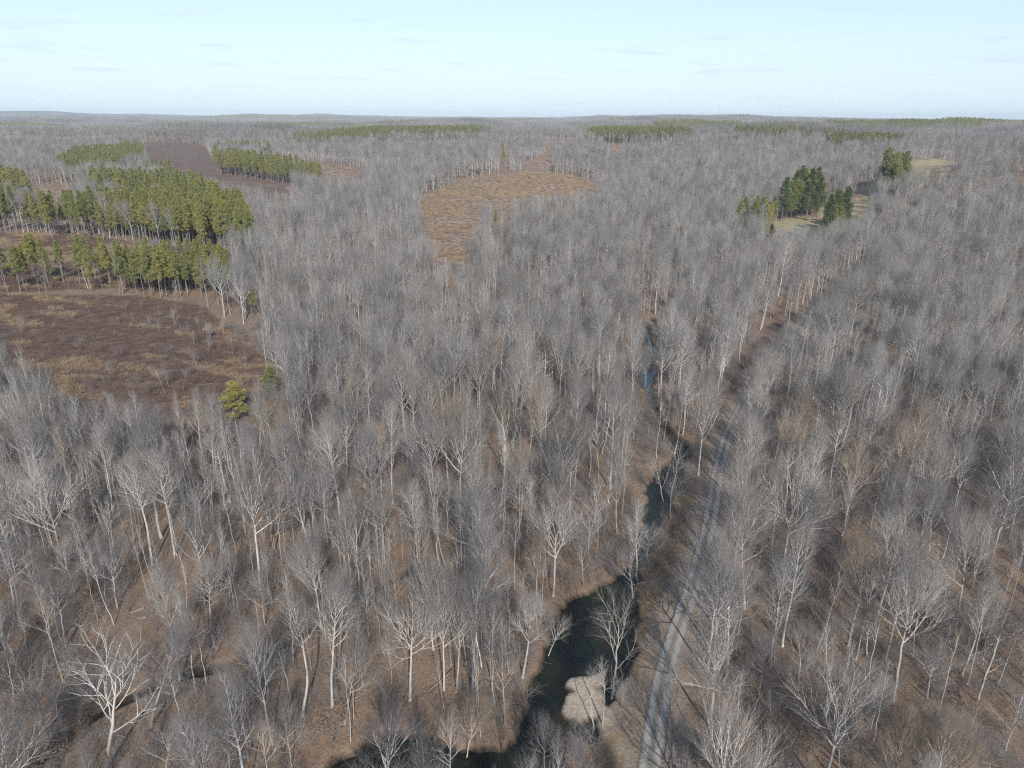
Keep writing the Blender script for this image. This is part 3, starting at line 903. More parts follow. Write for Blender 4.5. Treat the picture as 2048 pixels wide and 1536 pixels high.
# (base u, base v, top u, top v, form, tone, width factor, label)
HERO = [
    (209, 1532, 206, 1208, 'sycamore:2', 'white', 1.12, 'big bright white sycamore with wide crooked limbs and bare twigs, by the ditch'),
    (101, 1480, 66, 1270, 'sycamore', 'pale', .9, 'leaning pale sycamore with forked crooked limbs beside the big white sycamore'),
    (52, 1540, 16, 1350, 'sycamore', 'pale', .85, 'half bare pale tree bending toward the lower left corner'),
    (606, 1436, 590, 1165, 'slender', 'pale', 1.3, 'pale bent trunk with thin stems at its foot, left of the straight column tree'),
    (665, 1418, 660, 1132, 'oval', 'pale', .8, 'tall straight pale column trunk with a narrow crown, left of the forked leaner'),
    (689, 1453, 724, 1235, 'fan', 'pale', .7, 'forked pale tree whose right stem leans right, right of the straight column tree'),
    (820, 1402, 824, 1165, 'fan', 'pale', 1.05, 'pale tree with a full fan crown and low side branches, left of the twins'),
    (888, 1378, 878, 1100, 'fan', 'pale', .75, 'left one of the twin straight trees in front of the pool woods'),
    (912, 1381, 922, 1112, 'fan', 'white', .7, 'right one of the twin straight trees, with a whiter forked top'),
    (944, 1388, 968, 1102, 'oval', 'gray', .8, 'gray tree leaning right just behind the twin straight trees'),
    (984, 1378, 994, 1160, 'oval', 'gray', .6, 'thick gray trunk with a sparse narrow top left of the pool'),
    (1010, 1442, 1000, 1250, 'sycamore', 'pale', .6, 'thin pale tree with one long bent side limb on the left bank of the pool'),
    (1045, 1353, 1062, 1164, 'oval', 'pale', 1.0, 'dense pale tree with doubled trunk on the left bank of the pool'),
    (1106, 1191, 1114, 962, 'fan', 'pale', .95, 'tall pale fan tree standing upstream of the pool'),
    (1266, 1186, 1262, 1078, 'round', 'gray', 1.3, 'low gray bushy tree hanging over the upper end of the pool'),
    (1296, 1128, 1302, 1030, 'round', 'gray', 1.2, 'gray bushy tree hanging over the narrow creek above the pool'),
    (1223, 1387, 1228, 1122, 'sycamore:2', 'pale', .8, 'tall pale tree with crooked side limbs on the right edge of the pool'),
    (1095, 1302, 1138, 1208, 'round', 'pale', .7, 'small pale tree leaning out over the left edge of the pool'),
    (1187, 1450, 1180, 1324, 'pole', 'pale', 1.2, 'thin young tree growing on the tan gravel bar'),
    (1205, 1448, 1207, 1300, 'pole', 'pale', 1.2, 'thin young tree between the gravel bar and the tall pool tree'),
    (930, 1504, 970, 1366, 'fan', 'brown', .8, 'brownish forked tree leaning right above the lower creek'),
    (897, 1545, 897, 1394, 'round', 'white', .8, 'whitish small tree with twisted limbs above the lower creek'),
    (1088, 1572, 1090, 1405, 'fan', 'gray', .75, 'gray upswept tree over the creek below the gravel bar'),
    (1150, 1600, 1160, 1440, 'fan', 'gray', .6, 'small gray upswept tree between the gravel bar and the road'),
    (775, 1640, 770, 1412, 'fan', 'gray', 1.1, 'large gray spreading crown over the lower creek at the bottom edge'),
    (860, 1660, 845, 1450, 'fan', 'gray', .8, 'gray spreading crown cut by the bottom edge, right of the largest one'),
    (1274, 1152, 1280, 985, 'sycamore', 'white', .75, 'white crooked sycamore on the creek side opposite the road bend'),
    (893, 1092, 894, 932, 'sycamore', 'pale', .75, 'pale tree forked low into a wide Y in the middle woods'),
    (722, 1190, 716, 938, 'sycamore', 'pale', .8, 'tall pale tree with many raised white limbs left of the wide Y tree'),
    (706, 1192, 690, 962, 'oval', 'pale', .5, 'straight pale trunk close beside the tree with raised white limbs'),
    (683, 1152, 652, 985, 'sycamore', 'pale', .7, 'pale crooked tree leaning left, at the left of the middle group'),
    (762, 1172, 764, 1063, 'round', 'pale', .7, 'small pale round tree standing at the end of the narrow ditch'),
    (948, 1106, 948, 985, 'slender', 'pale', 1.0, 'straight pale pole right of the wide Y tree'),
    (961, 1103, 972, 968, 'slender', 'pale', 1.0, 'second pale pole right of the wide Y tree, leaning slightly right'),
    (1167, 1172, 1150, 1035, 'sycamore', 'pale', .6, 'pale tree with a bare bent top above the upper end of the pool'),
    (1040, 1090, 1042, 900, 'oval', 'pale', .9, 'pale gray oval crowned tree in the middle of the middle woods'),
    (300, 1447, 372, 1220, 'oval', 'gray', .9, 'gray tree bending right over the ditch, behind the big white sycamore'),
    (460, 1545, 457, 1424, 'round', 'white', .75, 'little white trunked tree at the bottom edge left of the dark thicket'),
    (331, 1548, 335, 1440, 'round', 'pale', 1.0, 'small pale tree at the bottom edge, between the two white trunked trees'),
    (500, 1364, 493, 1252, 'round', 'brown', 1.15, 'round brownish small tree just above the dark ditch'),
    (130, 1292, 105, 1112, 'fan', 'gray', 1.0, 'wide gray brush crowned tree behind the big white sycamore'),
    (235, 1215, 212, 1048, 'fan', 'gray', .9, 'gray fan crowned tree up and right of the wide brush crowned one'),
    (28, 1238, 10, 1050, 'oval', 'gray', 1.0, 'gray tree with thick trunk at the left edge above the corner trees'),
    (520, 1212, 500, 1128, 'sycamore', 'pale', .7, 'low pale tree with bent bare limbs among brown leaved saplings'),
    (290, 1040, 275, 915, 'sycamore', 'pale', .8, 'pale open crowned tree in the woods under the red clearing'),
    (1421, 1466, 1424, 1212, 'fan', 'pale', 1.15, 'big pale fan crowned tree right beside the gravel road'),
    (1455, 1330, 1462, 1085, 'fan', 'pale', .85, 'pale roadside tree with tall upswept crown behind the big fan crowned one'),
    (1432, 1230, 1430, 1040, 'fan', 'pale', .6, 'pale roadside tree whose branches hang over the road bend'),
    (1490, 1215, 1480, 965, 'fan', 'pale', .9, 'tall pale roadside tree at the road bend'),
    (1602, 1396, 1614, 1224, 'sycamore', 'pale', .7, 'knotty pale tree with twisted short limbs right of the road'),
    (1655, 1369, 1652, 1225, 'slender', 'pale', .8, 'thin crooked pale tree beside the arching tree'),
    (1666, 1357, 1660, 1210, 'sycamore', 'pale', .5, 'pale tree whose top arches over to the left'),
    (1734, 1349, 1743, 1190, 'oval', 'pale', .8, 'pale oval crowned tree right of the arching tree'),
    (1517, 1390, 1541, 1246, 'fan', 'gray', .8, 'gray tree leaning right in the first row right of the road'),
    (1689, 1357, 1712, 1190, 'slender', 'gray', 1.0, 'gray crooked pole leaning right behind the arching tree'),
    (1817, 1266, 1838, 1108, 'oval', 'pale', .7, 'pale slender oval tree in front of the fallen trunks'),
    (1771, 1117, 1783, 960, 'oval', 'gray', .7, 'straight gray trunk behind the fallen trunks'),
    (1809, 1107, 1822, 945, 'oval', 'pale', .8, 'straight whitish trunk with a flared foot behind the fallen trunks'),
    (1858, 1105, 1870, 925, 'fan', 'gray', .8, 'tall gray tree right of the flared foot trunk'),
    (1885, 1118, 1925, 960, 'fan', 'gray', .8, 'mossy gray tree curving right behind the fallen trunks'),
    (1896, 1192, 1945, 1010, 'fan', 'gray', .8, 'dark gray tree leaning right through the fallen trunks'),
    (1854, 1400, 1872, 1265, 'fan', 'gray', 1.2, 'wide gray fan crown leaning right above the fallen pale log'),
    (1742, 1458, 1772, 1348, 'fan', 'gray', 1.0, 'spreading gray tree below the pale oval crowned one'),
    (1879, 1530, 1904, 1405, 'fan', 'gray', .9, 'gray fan tree near the lower right corner'),
    (1985, 1585, 1968, 1435, 'fan', 'gray', 1.1, 'broad gray crown in the lower right corner'),
    (1680, 1545, 1677, 1412, 'fan', 'gray', .9, 'gray crooked tree at the bottom edge right of the road'),
    (1537, 1482, 1543, 1365, 'slender', 'gray', 1.1, 'thin gray tree in front of the knotty pale tree'),
    (1461, 1540, 1465, 1462, 'round', 'pale', .7, 'small pale sapling tree at the bottom edge beside the road'),
    (1397, 950, 1424, 724, 'fan', 'pale', .75, 'tall pale tree of many stems between the creek and the road'),
    (1332, 995, 1312, 884, 'sycamore', 'white', .7, 'white forked sycamore leaning left over the dark creek'),
    (1660, 974, 1677, 806, 'oval', 'pale', .9, 'pale round topped tree in the mid woods right of the road'),
    (1635, 962, 1648, 820, 'fan', 'pale', .8, 'pale fan tree just left of the round topped one'),
    (1734, 976, 1742, 868, 'round', 'pale', .9, 'lower pale tree between two tall ones in the mid right woods'),
    (1780, 957, 1780, 796, 'fan', 'gray', 1.0, 'gray dome crowned tree in the mid right woods'),
    (1912, 995, 1925, 810, 'fan', 'gray', .9, 'gray tree with bowed trunk in the mid right woods'),
    (1593, 858, 1590, 748, 'fan', 'gray', 1.0, 'gray fan tree right of the end of the visible road'),
    (1291, 766, 1289, 678, 'sycamore', 'white', .8, 'white sycamore in front of the far creek bend'),
    (1359, 667, 1361, 584, 'sycamore', 'white', .8, 'white sycamore right of the sandbar'),
    (1330, 620, 1332, 552, 'sycamore', 'white', .7, 'white sycamore above the sandbar'),
    (1240, 790, 1236, 690, 'sycamore', 'white', .7, 'white trunked tree left of the far creek bend'),
    (655, 612, 668, 556, 'sycamore', 'white', .9, 'white crooked tree in the pole stand beyond the red clearing'),
    (1430, 822, 1416, 735, 'sycamore', 'pale', .7, 'pale sycamore right of the far creek bend'),
    (886, 760, 893, 690, 'sycamore', 'white', .6, 'white thin topped tree in the far middle woods'),
]
TONE = {'white': (1.0, .99, .98, 1), 'pale': (1.12, 1.09, 1.05, 1), 'gray': (.84, .84, .87, 1), 'brown': (1.02, .88, .74, 1), 'dull': (.62, .61, .59, 1)}
TONEW = {'white': 'whitish', 'pale': 'pale', 'gray': 'gray', 'brown': 'brownish'}
TREES = []          # dict(x, y, z, form, var, s, sx, rot, lean, tone, label, group)


def add_tree(x, y, z, h, lean_dx, form, var, tone, wf, rot, label=None, group=None, name='bare_tree'):
    L = LIB[form][var]
    e_ = bpy.data.objects.new(name, None)
    e_.empty_display_size = .5
    COL.objects.link(e_)
    s = h / L['h']
    ln = math.atan2(lean_dx, h)
    ln = max(-.5, min(.5, ln))
    e_.matrix_world = Matrix.Translation((x, y, z - .15)) @ Matrix.Rotation(ln, 4, 'Y') @ Matrix.Rotation(rot, 4, 'Z') @ Matrix.Diagonal((s * wf, s * wf, s, 1))
    for part in ('trunk', 'crown'):
        o = bpy.data.objects.new(part, L[part])
        o.parent = e_
        o.color = TONE['dull' if form == 'sycamore' and tone != 'white' else tone]
        COL.objects.link(o)
    tag(e_, label, 'tree', group)
    return e_


hero_xy = []
for k, (ub, vb, ut, vt, form, tone, wf, lab) in enumerate(HERO):
    form, _, var = form.partition(':')
    var = int(var) if var else k % FORMS[form]
    x, y, z, h, dx = place(ub, vb, ut, vt)
    hero_xy.append((x, y))
    add_tree(x, y, z, h, dx, form, var, tone, wf * (.86 if form == 'fan' else 1) * min(1.3, max(.8, 24 / h if form != 'round' else 12 / h)) ** .5, rng.uniform(0, 6.28), lab, None,
             'sycamore_tree' if form == 'sycamore' else 'bare_tree')
# trees crowding the right edge of the road, crowns reaching over it
RN = 'first second third fourth fifth sixth seventh eighth ninth tenth eleventh twelfth thirteenth fourteenth fifteenth sixteenth seventeenth eighteenth nineteenth twentieth'.split()
NROAD = 0
seg = np.concatenate([[0], np.cumsum(np.hypot(*np.diff(ROAD_S[:, :2], axis=0).T))])
at_ = np.interp(66, ROAD_S[:, 1], seg)
while NROAD < 20:
    at_ += rng.uniform(5.5, 8.5)
    x0, y0 = np.interp(at_, seg, ROAD_S[:, 0]), np.interp(at_, seg, ROAD_S[:, 1])
    x, y = x0 + rng.uniform(4.6, 7.5), y0
    if min(np.hypot(x - a, y - b_) for a, b_ in hero_xy) < 3.0:
        continue
    hero_xy.append((x, y))
    z = float(terrain(np.array([x]), np.array([y]))[0])
    h = rng.uniform(17, 24)
    add_tree(x, y, z, h, -rng.uniform(-.02, .08) * h, ['fan', 'oval', 'fan'][NROAD % 3], NROAD % 6, 'pale' if NROAD % 2 else 'gray', rng.uniform(.8, 1.05), rng.uniform(0, 6.28),
             'bare tree overhanging the right road edge, ' + RN[NROAD] + ' up the road', 'bare trees along the right edge of the road')
    NROAD += 1
hero_xy = np.array(hero_xy)

# ------------------------------------------------------------------ scattered woods
P2 = [(240, 492), (450, 496), (462, 532), (300, 527), (230, 520)]
P2B = [(-60, 485), (240, 490), (240, 520), (-60, 518)]
P1 = [(200, 392), (300, 388), (420, 376), (484, 392), (496, 446), (380, 432), (200, 414)]
P1L = [(-60, 396), (100, 396), (200, 397), (200, 414), (110, 410), (-60, 412)]
P1C = [(-60, 348), (50, 352), (60, 380), (-60, 385)]
P1B = [(180, 348), (330, 354), (440, 364), (430, 378), (330, 374), (190, 366)]
P3 = [(110, 322), (140, 300), (280, 284), (290, 302), (240, 330), (150, 336)]
P3B = [(240, 325), (340, 322), (342, 336), (250, 338)]
P4 = [(425, 304), (520, 311), (640, 333), (640, 342), (520, 325), (430, 313)]
P4B = [(430, 288), (540, 286), (540, 296), (430, 298)]
P5 = [(575, 269), (700, 258), (960, 251), (965, 262), (760, 268), (600, 276)]
P6 = [(1170, 270), (1180, 256), (1250, 255), (1380, 256), (1380, 266), (1290, 270)]
P7 = [(1460, 256), (1560, 254), (1700, 266), (1825, 270), (1830, 276), (1720, 283), (1600, 268), (1480, 262)]
P8 = [(1562, 388), (1600, 348), (1640, 352), (1700, 388), (1705, 405), (1660, 415), (1640, 402), (1600, 402)]
P9 = [(1480, 398), (1560, 394), (1565, 425), (1480, 430)]
P10 = [(1760, 335), (1775, 312), (1812, 312), (1816, 340), (1790, 346)]
P11 = [(1480, 250), (1600, 248), (2060, 242), (2060, 252), (1700, 256)]
# polygon, tree kind, height, share kept, tint
PINE = [(P2, 'tall', 18, .85, 'yellow'), (P2B, 'tall', 18, .30, 'yellow'), (P1, 'tall', 22, .92, 'yellow'), (P1L, 'tall', 24, .5, 'green'), (P1C, 'tall', 24, .8, 'green'), (P1B, 'tall', 24, .5, 'green'),
        (P3, 'tall', 20, .85, 'green'), (P3B, 'broad', 18, .5, 'green'), (P4, 'tall', 23, .45, 'yellow'), (P4B, 'tall', 22, .3, 'green'), (P5, 'tall', 22, .9, 'dark'), (P6, 'tall', 22, .9, 'green'), (P7, 'tall', 22, .9, 'dark'),
        (P8, 'broad', 29, .9, 'dark'), (P9, 'broad', 24, .45, 'green'), (P10, 'broad', 27, .9, 'dark'), (P11, 'tall', 20, .25, 'green')]
TINT = {'yellow': (1.1, 1.08, .95, 1), 'green': (.92, .98, .84, 1), 'dark': (.44, .57, .58, 1)}


def jgrid(cell, r0, r1, half=47.0, rs=rng):
    n = r1 * math.sin(math.radians(half))
    X, Y = np.meshgrid(np.arange(-n, n, cell), np.arange(0, r1, cell))
    X = X + rs.uniform(-.46, .46, X.shape) * cell; Y = Y + rs.uniform(-.46, .46, Y.shape) * cell
    X, Y = X.ravel(), Y.ravel()
    r = np.hypot(X, Y)
    k = (r >= r0) & (r < r1) & (np.abs(np.degrees(np.arctan2(X, Y))) < half) & (Y > 22)
    return X[k], Y[k]


def far_pine(x, y):
    return (np.hypot(x, y) > 1900) & (vnoise(x * .5, y, 420, 51) > .68)


POLE = [(470, 400), (560, 400), (700, 345), (860, 320), (845, 500), (760, 560), (640, 600), (610, 760), (540, 880), (300, 900), (-80, 900), (-80, 700), (100, 760), (300, 780), (520, 780), (570, 730), (500, 560)]

# --- pines
px, py = [], []
for c_, a_, b_ in ((3.9, 150, 900), (6.5, 900, 2100)):
    X, Y = jgrid(c_, a_, b_); px.append(X); py.append(Y)
px, py = np.concatenate(px), np.concatenate(py)
pz = terrain(px, py)
pk = np.full(len(px), -1)
for i, (poly, kind, hh, dens, tint) in enumerate(PINE):
    u, v = project(px, py, pz + hh * .74)
    k = inpoly(u, v, poly) & (rng.uniform(0, 1, len(px)) < dens) & (pk < 0)
    if kind == 'broad':
        k &= rng.uniform(0, 1, len(px)) < .42
    pk[k] = i
# keep the clearings open (but the sparse young pines may stand in them)
opn = in_any(px, py, pz, [V_RED, V_TAN, V_CLEAR, V_FIELD, V_STRIP, V_PATCH], (0, 6)) | (in_any(px, py, pz, [V_MID], (0,)) & (rng.uniform(0, 1, len(px)) < .9))
for fr in (1, 8):
    for p in (V_FIELD, V_YARD, V_FAR):
        opn |= inpoly(*project(px, py, pz + fr), p)
sel = (pk >= 0) & (~opn | (pk == 8))
px, py, pz, pk = px[sel], py[sel], pz[sel], pk[sel]
ph = np.array([PINE[i][2] for i in pk]) * rng.uniform(.70, 1.1, len(pk))

# --- hardwoods
hx, hy, hf, hhh = [], [], [], []


def woods(cell, r0, r1, pole_cell):
    X, Y = jgrid(cell, r0, r1)
    z = terrain(X, Y)
    u, v = project(X, Y, z + 14)
    inp = inpoly(u, v, POLE)
    f = rng.uniform(0, 1, len(X))
    kind = np.where(f < .27, 0, np.where(f < .55, 1, np.where(f < .86, 2, np.where(f < .875, 3, 4))))       # fan oval slender sycamore round
    kind = np.where(inp & (f > .25), 2, kind)
    hx.append(X); hy.append(Y); hf.append(kind)
    X, Y = jgrid(pole_cell, r0, r1)
    z = terrain(X, Y)
    u, v = project(X, Y, z + 14)
    k = inpoly(u, v, POLE) | ((rng.uniform(0, 1, len(X)) < .22) & (vnoise(X, Y, 40, 61) > .4))
    hx.append(X[k]); hy.append(Y[k]); hf.append(np.where(rng.uniform(0, 1, k.sum()) < .8, 2, 4))


woods(7.4, 40, 700, 5.2)
woods(8.6, 700, 1500, 6.5)
X, Y = jgrid(4.3, 45, 430)                      # thin poles between the big trees
k = rng.uniform(0, 1, len(X)) < .12 + .6 * smooth(.35, .7, vnoise(X, Y, 26, 63))
hx.append(X[k]); hy.append(Y[k]); hf.append(np.full(k.sum(), 5))
hx, hy, hf = np.concatenate(hx), np.concatenate(hy), np.concatenate(hf)
hf = np.where((hf < 3) & (rng.uniform(0, 1, len(hx)) < .035), 6, hf)
hz = terrain(hx, hy)
hs = np.where((hf == 5) | (hf == 6), rng.uniform(9, 18, len(hx)), np.where(hf == 4, rng.uniform(8, 14, len(hx)), np.where(hf == 2, rng.uniform(15, 23, len(hx)), rng.uniform(18, 26.5, len(hx))))) * (.88 + .24 * vnoise(hx, hy, 70, 62))
bad = in_any(hx, hy, hz, CLEARINGS, (0, 5)) 
for fr in (.45, .75):
    u, v = project(hx, hy, hz + hs * fr)
    for p in CLEARINGS + OPEN_NEAR[2:] + V_LONE:
        bad |= inpoly(u, v, p)
    for p in OPEN_NEAR[:1]:
        bad |= inpoly(u, v, p)
bad |= in_any(hx, hy, hz, OPEN_NEAR, (0, 3))
for fr in (.25, .6, .9, 1.0):
    u, v = project(hx, hy, hz + hs * fr)
    for p in [V_TAN, V_BIT, V_CLEAR, V_STRIP] + ([V_FIELD, V_YARD, V_FAR] if fr < .8 else []) + V_LONE:
        bad |= inpoly(u, v, p)
nearm = np.hypot(hx, hy) < 420
cd = np.full(len(hx), 99.0); rd = cd.copy()
cd[nearm] = creek_sd(hx[nearm], hy[nearm]); rd[nearm] = road_sd(hx[nearm], hy[nearm])
bad |= (cd < .5) | (rd < 3.0)
for (qx, qy) in hero_xy:
    bad |= np.hypot(hx - qx, hy - qy) < np.where(hf == 5, 1.5, 4.6)
for i, (poly, kind, hh, dens, tint) in enumerate(PINE):
    if dens >= .7:
        u, v = project(hx, hy, hz + 15)
        k = inpoly(u, v, poly)
        bad |= k & (rng.uniform(0, 1, len(hx)) < .45)
        hs = np.where(k, rng.uniform(6, 12, len(hx)), hs)
        hf = np.where(k, np.where(rng.uniform(0, 1, len(hx)) < .6, 2, 4), hf)
bad |= far_pine(hx, hy)
k = ~bad
hx, hy, hz, hf, hs = hx[k], hy[k], hz[k], hf[k], hs[k]
FN = ['fan', 'oval', 'slender', 'sycamore', 'round', 'pole', 'snag']


def visible_rank(x, y, z, h, n):
    u, v = project(x, y, z + h * .8)
    d = np.sqrt(x * x + y * y + (CAM[2] - z) ** 2)
    vis = (u > 0) & (u < W) & (v > 0) & (v < H)
    sc = np.where(vis, h / d, 0)
    o = np.argsort(-sc)[:n]
    mk = np.zeros(len(x), bool); mk[o] = True
    mk &= vis
    return mk


NB = 300 - len(HERO) - 14 - NROAD
ind = visible_rank(hx, hy, hz, hs, NB)
# words that tell the single trees apart: where it stands, its size, tone and crown
ii = np.where(ind)[0]
tones = rng.choice(['pale', 'gray', 'gray', 'brown', 'pale'], len(ii))
recs = []
uu, vv = project(hx[ii], hy[ii], hz[ii] + hs[ii] * .7)
rdi = road_sd(hx[ii], hy[ii]); cdi = creek_sd(hx[ii], hy[ii])
rxx = np.interp(hy[ii], ROAD_S[:, 1], ROAD_S[:, 0])
cxx = np.interp(hy[ii], [p[1] for p in CREEK_S[0][:66]][::-1], [p[0] for p in CREEK_S[0][:66]][::-1])
ddi = sdist(hx[ii], hy[ii], DITCH_S)
for j, i in enumerate(ii):
    form = FN[hf[i]]
    tone = 'pale' if form == 'sycamore' else str(tones[j])
    cr_ = {'fan': 'fan crowned tree', 'oval': 'oval crowned tree', 'slender': 'slender tree', 'sycamore': 'crooked sycamore', 'round': 'small round tree', 'pole': 'thin pole tree', 'snag': 'broken dead tree'}[form]
    sz = 'tall' if hs[i] > 22 else ('short' if hs[i] < 16 and form != 'round' else '')
    if hx[i] > rxx[j]:
        where = 'at the right roadside' if rdi[j] < 9 else ('in the near right woods' if rdi[j] < 35 else 'in the far right woods')
    elif cdi[j] < 6:
        where = 'on the creek bank'
    elif hx[i] > cxx[j]:
        where = 'between the creek and the road'
    elif ddi[j] < 5:
        where = 'beside the narrow ditch'
    elif cdi[j] < 30:
        where = 'in the middle woods'
    else:
        where = 'in the left woods'
    band = 'low down' if vv[j] > 1250 else ('midway' if vv[j] > 1050 else 'farther back')
    recs.append(dict(i=i, form=form, tone=tone, key=' '.join(f'{sz} {TONEW[tone]} {cr_} {where}, {band}'.split()), u=uu[j]))
ORD = ['leftmost'] + [w + ' from left' for w in 'second third fourth fifth sixth seventh eighth ninth tenth eleventh twelfth thirteenth fourteenth fifteenth sixteenth'.split()]
byk = {}
for r_ in recs:
    byk.setdefault(r_['key'], []).append(r_)
for key, lst in byk.items():
    lst.sort(key=lambda r_: r_['u'])
    for n_, r_ in enumerate(lst):
        r_['label'] = key if len(lst) == 1 else key + ', ' + ('rightmost' if n_ == len(lst) - 1 else ORD[min(n_, len(ORD) - 1)])
        r_['group'] = 'bare trees of the valley woods'
for r_ in recs:
    i = r_['i']
    add_tree(hx[i], hy[i], hz[i], hs[i], rng.normal(0, .05) * hs[i], r_['form'], int(rng.integers(0, FORMS[r_['form']])), r_['tone'], rng.uniform(.68, 1.0), rng.uniform(0, 6.28), r_['label'], r_['group'],
             'sycamore_tree' if r_['form'] == 'sycamore' else 'bare_tree')

# small bent saplings in the corner of the red clearing
SAP = [(388, 690), (402, 668), (415, 705), (421, 680), (436, 700), (447, 668), (455, 694), (466, 712), (395, 735), (338, 775), (366, 788), (330, 788), (492, 735), (350, 655)]
for n_, (ub, vb) in enumerate(sorted(SAP)):
    x, y = gp(ub, vb)
    z = float(terrain(np.array([x]), np.array([y]))[0])
    h = rng.uniform(5.5, 9)
    add_tree(x, y, z, h, rng.normal(0, .22) * h, 'round' if n_ % 3 else 'slender', n_ % 3, 'gray' if n_ % 2 else 'pale', .8, rng.uniform(0, 6.28),
             'small bare sapling in the corner of the red clearing, ' + (ORD[n_] if n_ < 13 else 'rightmost'), 'bare saplings in the red clearing')

# pines one by one
PSOLO = [(466, 838, 468, 762, 'young', 'yellow', 1.9, 'bright yellow green young pine at the near corner of the red clearing'),
         (541, 790, 541, 733, 'young', 'green', 1.8, 'green young pine behind the bright one at the clearing corner'),
         (502, 640, 502, 572, 'tall', 'yellow', 1.2, 'single pine alone in the bare poles right of the red clearing'),
         (80, 772, 80, 732, 'young', 'yellow', 1.0, 'small pine at the left edge of the red clearing'),
         (490, 815, 490, 785, 'young', 'yellow', 1.0, 'little pine right of the bright young pine'),
         (476, 520, 476, 458, 'tall', 'yellow', 1.0, 'thin pine at the right end of the tall pine stand'),
         (1688, 446, 1690, 396, 'broad', 'dark', 1.0, 'dark broad pine alone in front of the pale field'),
         (1545, 472, 1545, 446, 'young', 'dark', 1.5, 'dark round evergreen on the near side of the yard'),
         (1612, 440, 1614, 385, 'tall', 'dark', 1.0, 'dark pine with bare trunk at the foot of the big evergreen clump'),
         (1632, 444, 1634, 398, 'tall', 'dark', 1.0, 'narrow dark pine at the left edge of the pale field'),
         (990, 462, 990, 420, 'tall', 'green', 1.0, 'narrow green pine at the right side of the tan field'),
         (1013, 486, 1013, 454, 'tall', 'green', 1.0, 'second narrow pine below the first one right of the tan field'),
         (1008, 330, 1008, 298, 'tall', 'yellow', 1.2, 'lone pine beyond the tan field'),
         (1740, 446, 1738, 425, 'young', 'dark', 1.5, 'dark evergreen at the lower right corner of the pale field')]


def add_pine(x, y, z, h, dx, kind, var, tint, wf, rot, label, group):
    L = PINES[kind][var]
    e_ = bpy.data.objects.new('pine_tree', None)
    COL.objects.link(e_)
    s = h / L['h']
    e_.matrix_world = Matrix.Translation((x, y, z - .15)) @ Matrix.Rotation(math.atan2(dx, h), 4, 'Y') @ Matrix.Rotation(rot, 4, 'Z') @ Matrix.Diagonal((s * wf, s * wf, s, 1))
    for part in ('trunk', 'crown'):
        o = bpy.data.objects.new(part, L[part])
        o.parent = e_
        o.color = TINT[tint] if part == 'crown' else (1, 1, 1, 1)
        COL.objects.link(o)
    tag(e_, label, 'pine', group)


for k, (ub, vb, ut, vt, kind, tint, wf, lab) in enumerate(PSOLO):
    x, y, z, h, dx = place(ub, vb, ut, vt)
    add_pine(x, y, z, h, dx, kind, k % len(PINES[kind]), tint, wf, rng.uniform(0, 6.28), lab, None)
pind = visible_rank(px, py, pz, ph, 300 - len(PSOLO))
PLACE = {0: ('yellow green pine packed in the near stand behind the red clearing', 'pines of the stand behind the red clearing'), 1: ('scattered yellow green pine left of the near stand', 'pines scattered left of the near stand'),
         2: ('tall green pine packed in the long stand behind the brushy strip', 'pines of the long tall stand'), 3: ('tall pine in the thin left part of the long stand', 'pines in the thin part of the long stand'),
         4: ('tall green pine of the clump at the left edge', 'pines of the left edge clump')}
FRONT = {0: 'yellow green pine in the front row of the near stand', 1: 'lone yellow green pine in the brush left of the near stand', 2: 'tall green pine in the front row of the long stand', 3: 'tall pine in the thin left part of the long stand',
         4: 'green pine of the left edge clump', 5: 'pine of the upper left row above the long stand', 6: 'pine of the far left clump', 7: 'pine of the small group under the far left clump',
         8: 'pine of the thin strip beyond the long stand', 13: 'dark evergreen of the big clump beside the pale field', 14: 'green pine of the small group left of the big clump', 15: 'dark evergreen of the far clump at right'}
INSIDE = {0: 'yellow green pine inside the near stand, behind its front row', 2: 'tall green pine inside the long stand, behind its front row'}
plab = {}
pidx = np.where(pind)[0]
pu, pv_ = project(px, py, pz)
NUM = 'first second third fourth fifth sixth seventh eighth ninth tenth eleventh twelfth thirteenth fourteenth fifteenth sixteenth seventeenth eighteenth nineteenth twentieth'.split()
for st in range(len(PINE)):
    mem = [i for i in pidx if pk[i] == st]
    if not mem:
        continue
    front = mem
    if st in INSIDE:
        front = [i for i in mem if not any(abs(pu[k] - pu[i]) < 9 and pv_[k] > pv_[i] for k in mem if k != i)]
    nm = FRONT.get(st, 'evergreen of a distant clump in the right woods' if PINE[st][0][0][0] > 1000 else 'evergreen of a distant clump in the left hills')
    for n_, i in enumerate(sorted(front, key=lambda k: -pu[k])):
        plab[i] = f'{nm}, {NUM[n_]} from the right' if n_ < 20 and len(front) > 1 else (nm if len(front) == 1 else nm + ', toward its left end')
    for i in mem:
        plab.setdefault(i, INSIDE.get(st, nm))
for i in pidx:
    kind = PINE[pk[i]][1]
    grp = PLACE.get(int(pk[i]), ('', 'evergreens of the distant clumps'))[1]
    add_pine(px[i], py[i], pz[i], ph[i], rng.normal(0, .02) * ph[i], kind, int(rng.integers(0, len(PINES[kind]))), PINE[pk[i]][4], rng.uniform(.9, 1.1), rng.uniform(0, 6.28), plab[i], grp)


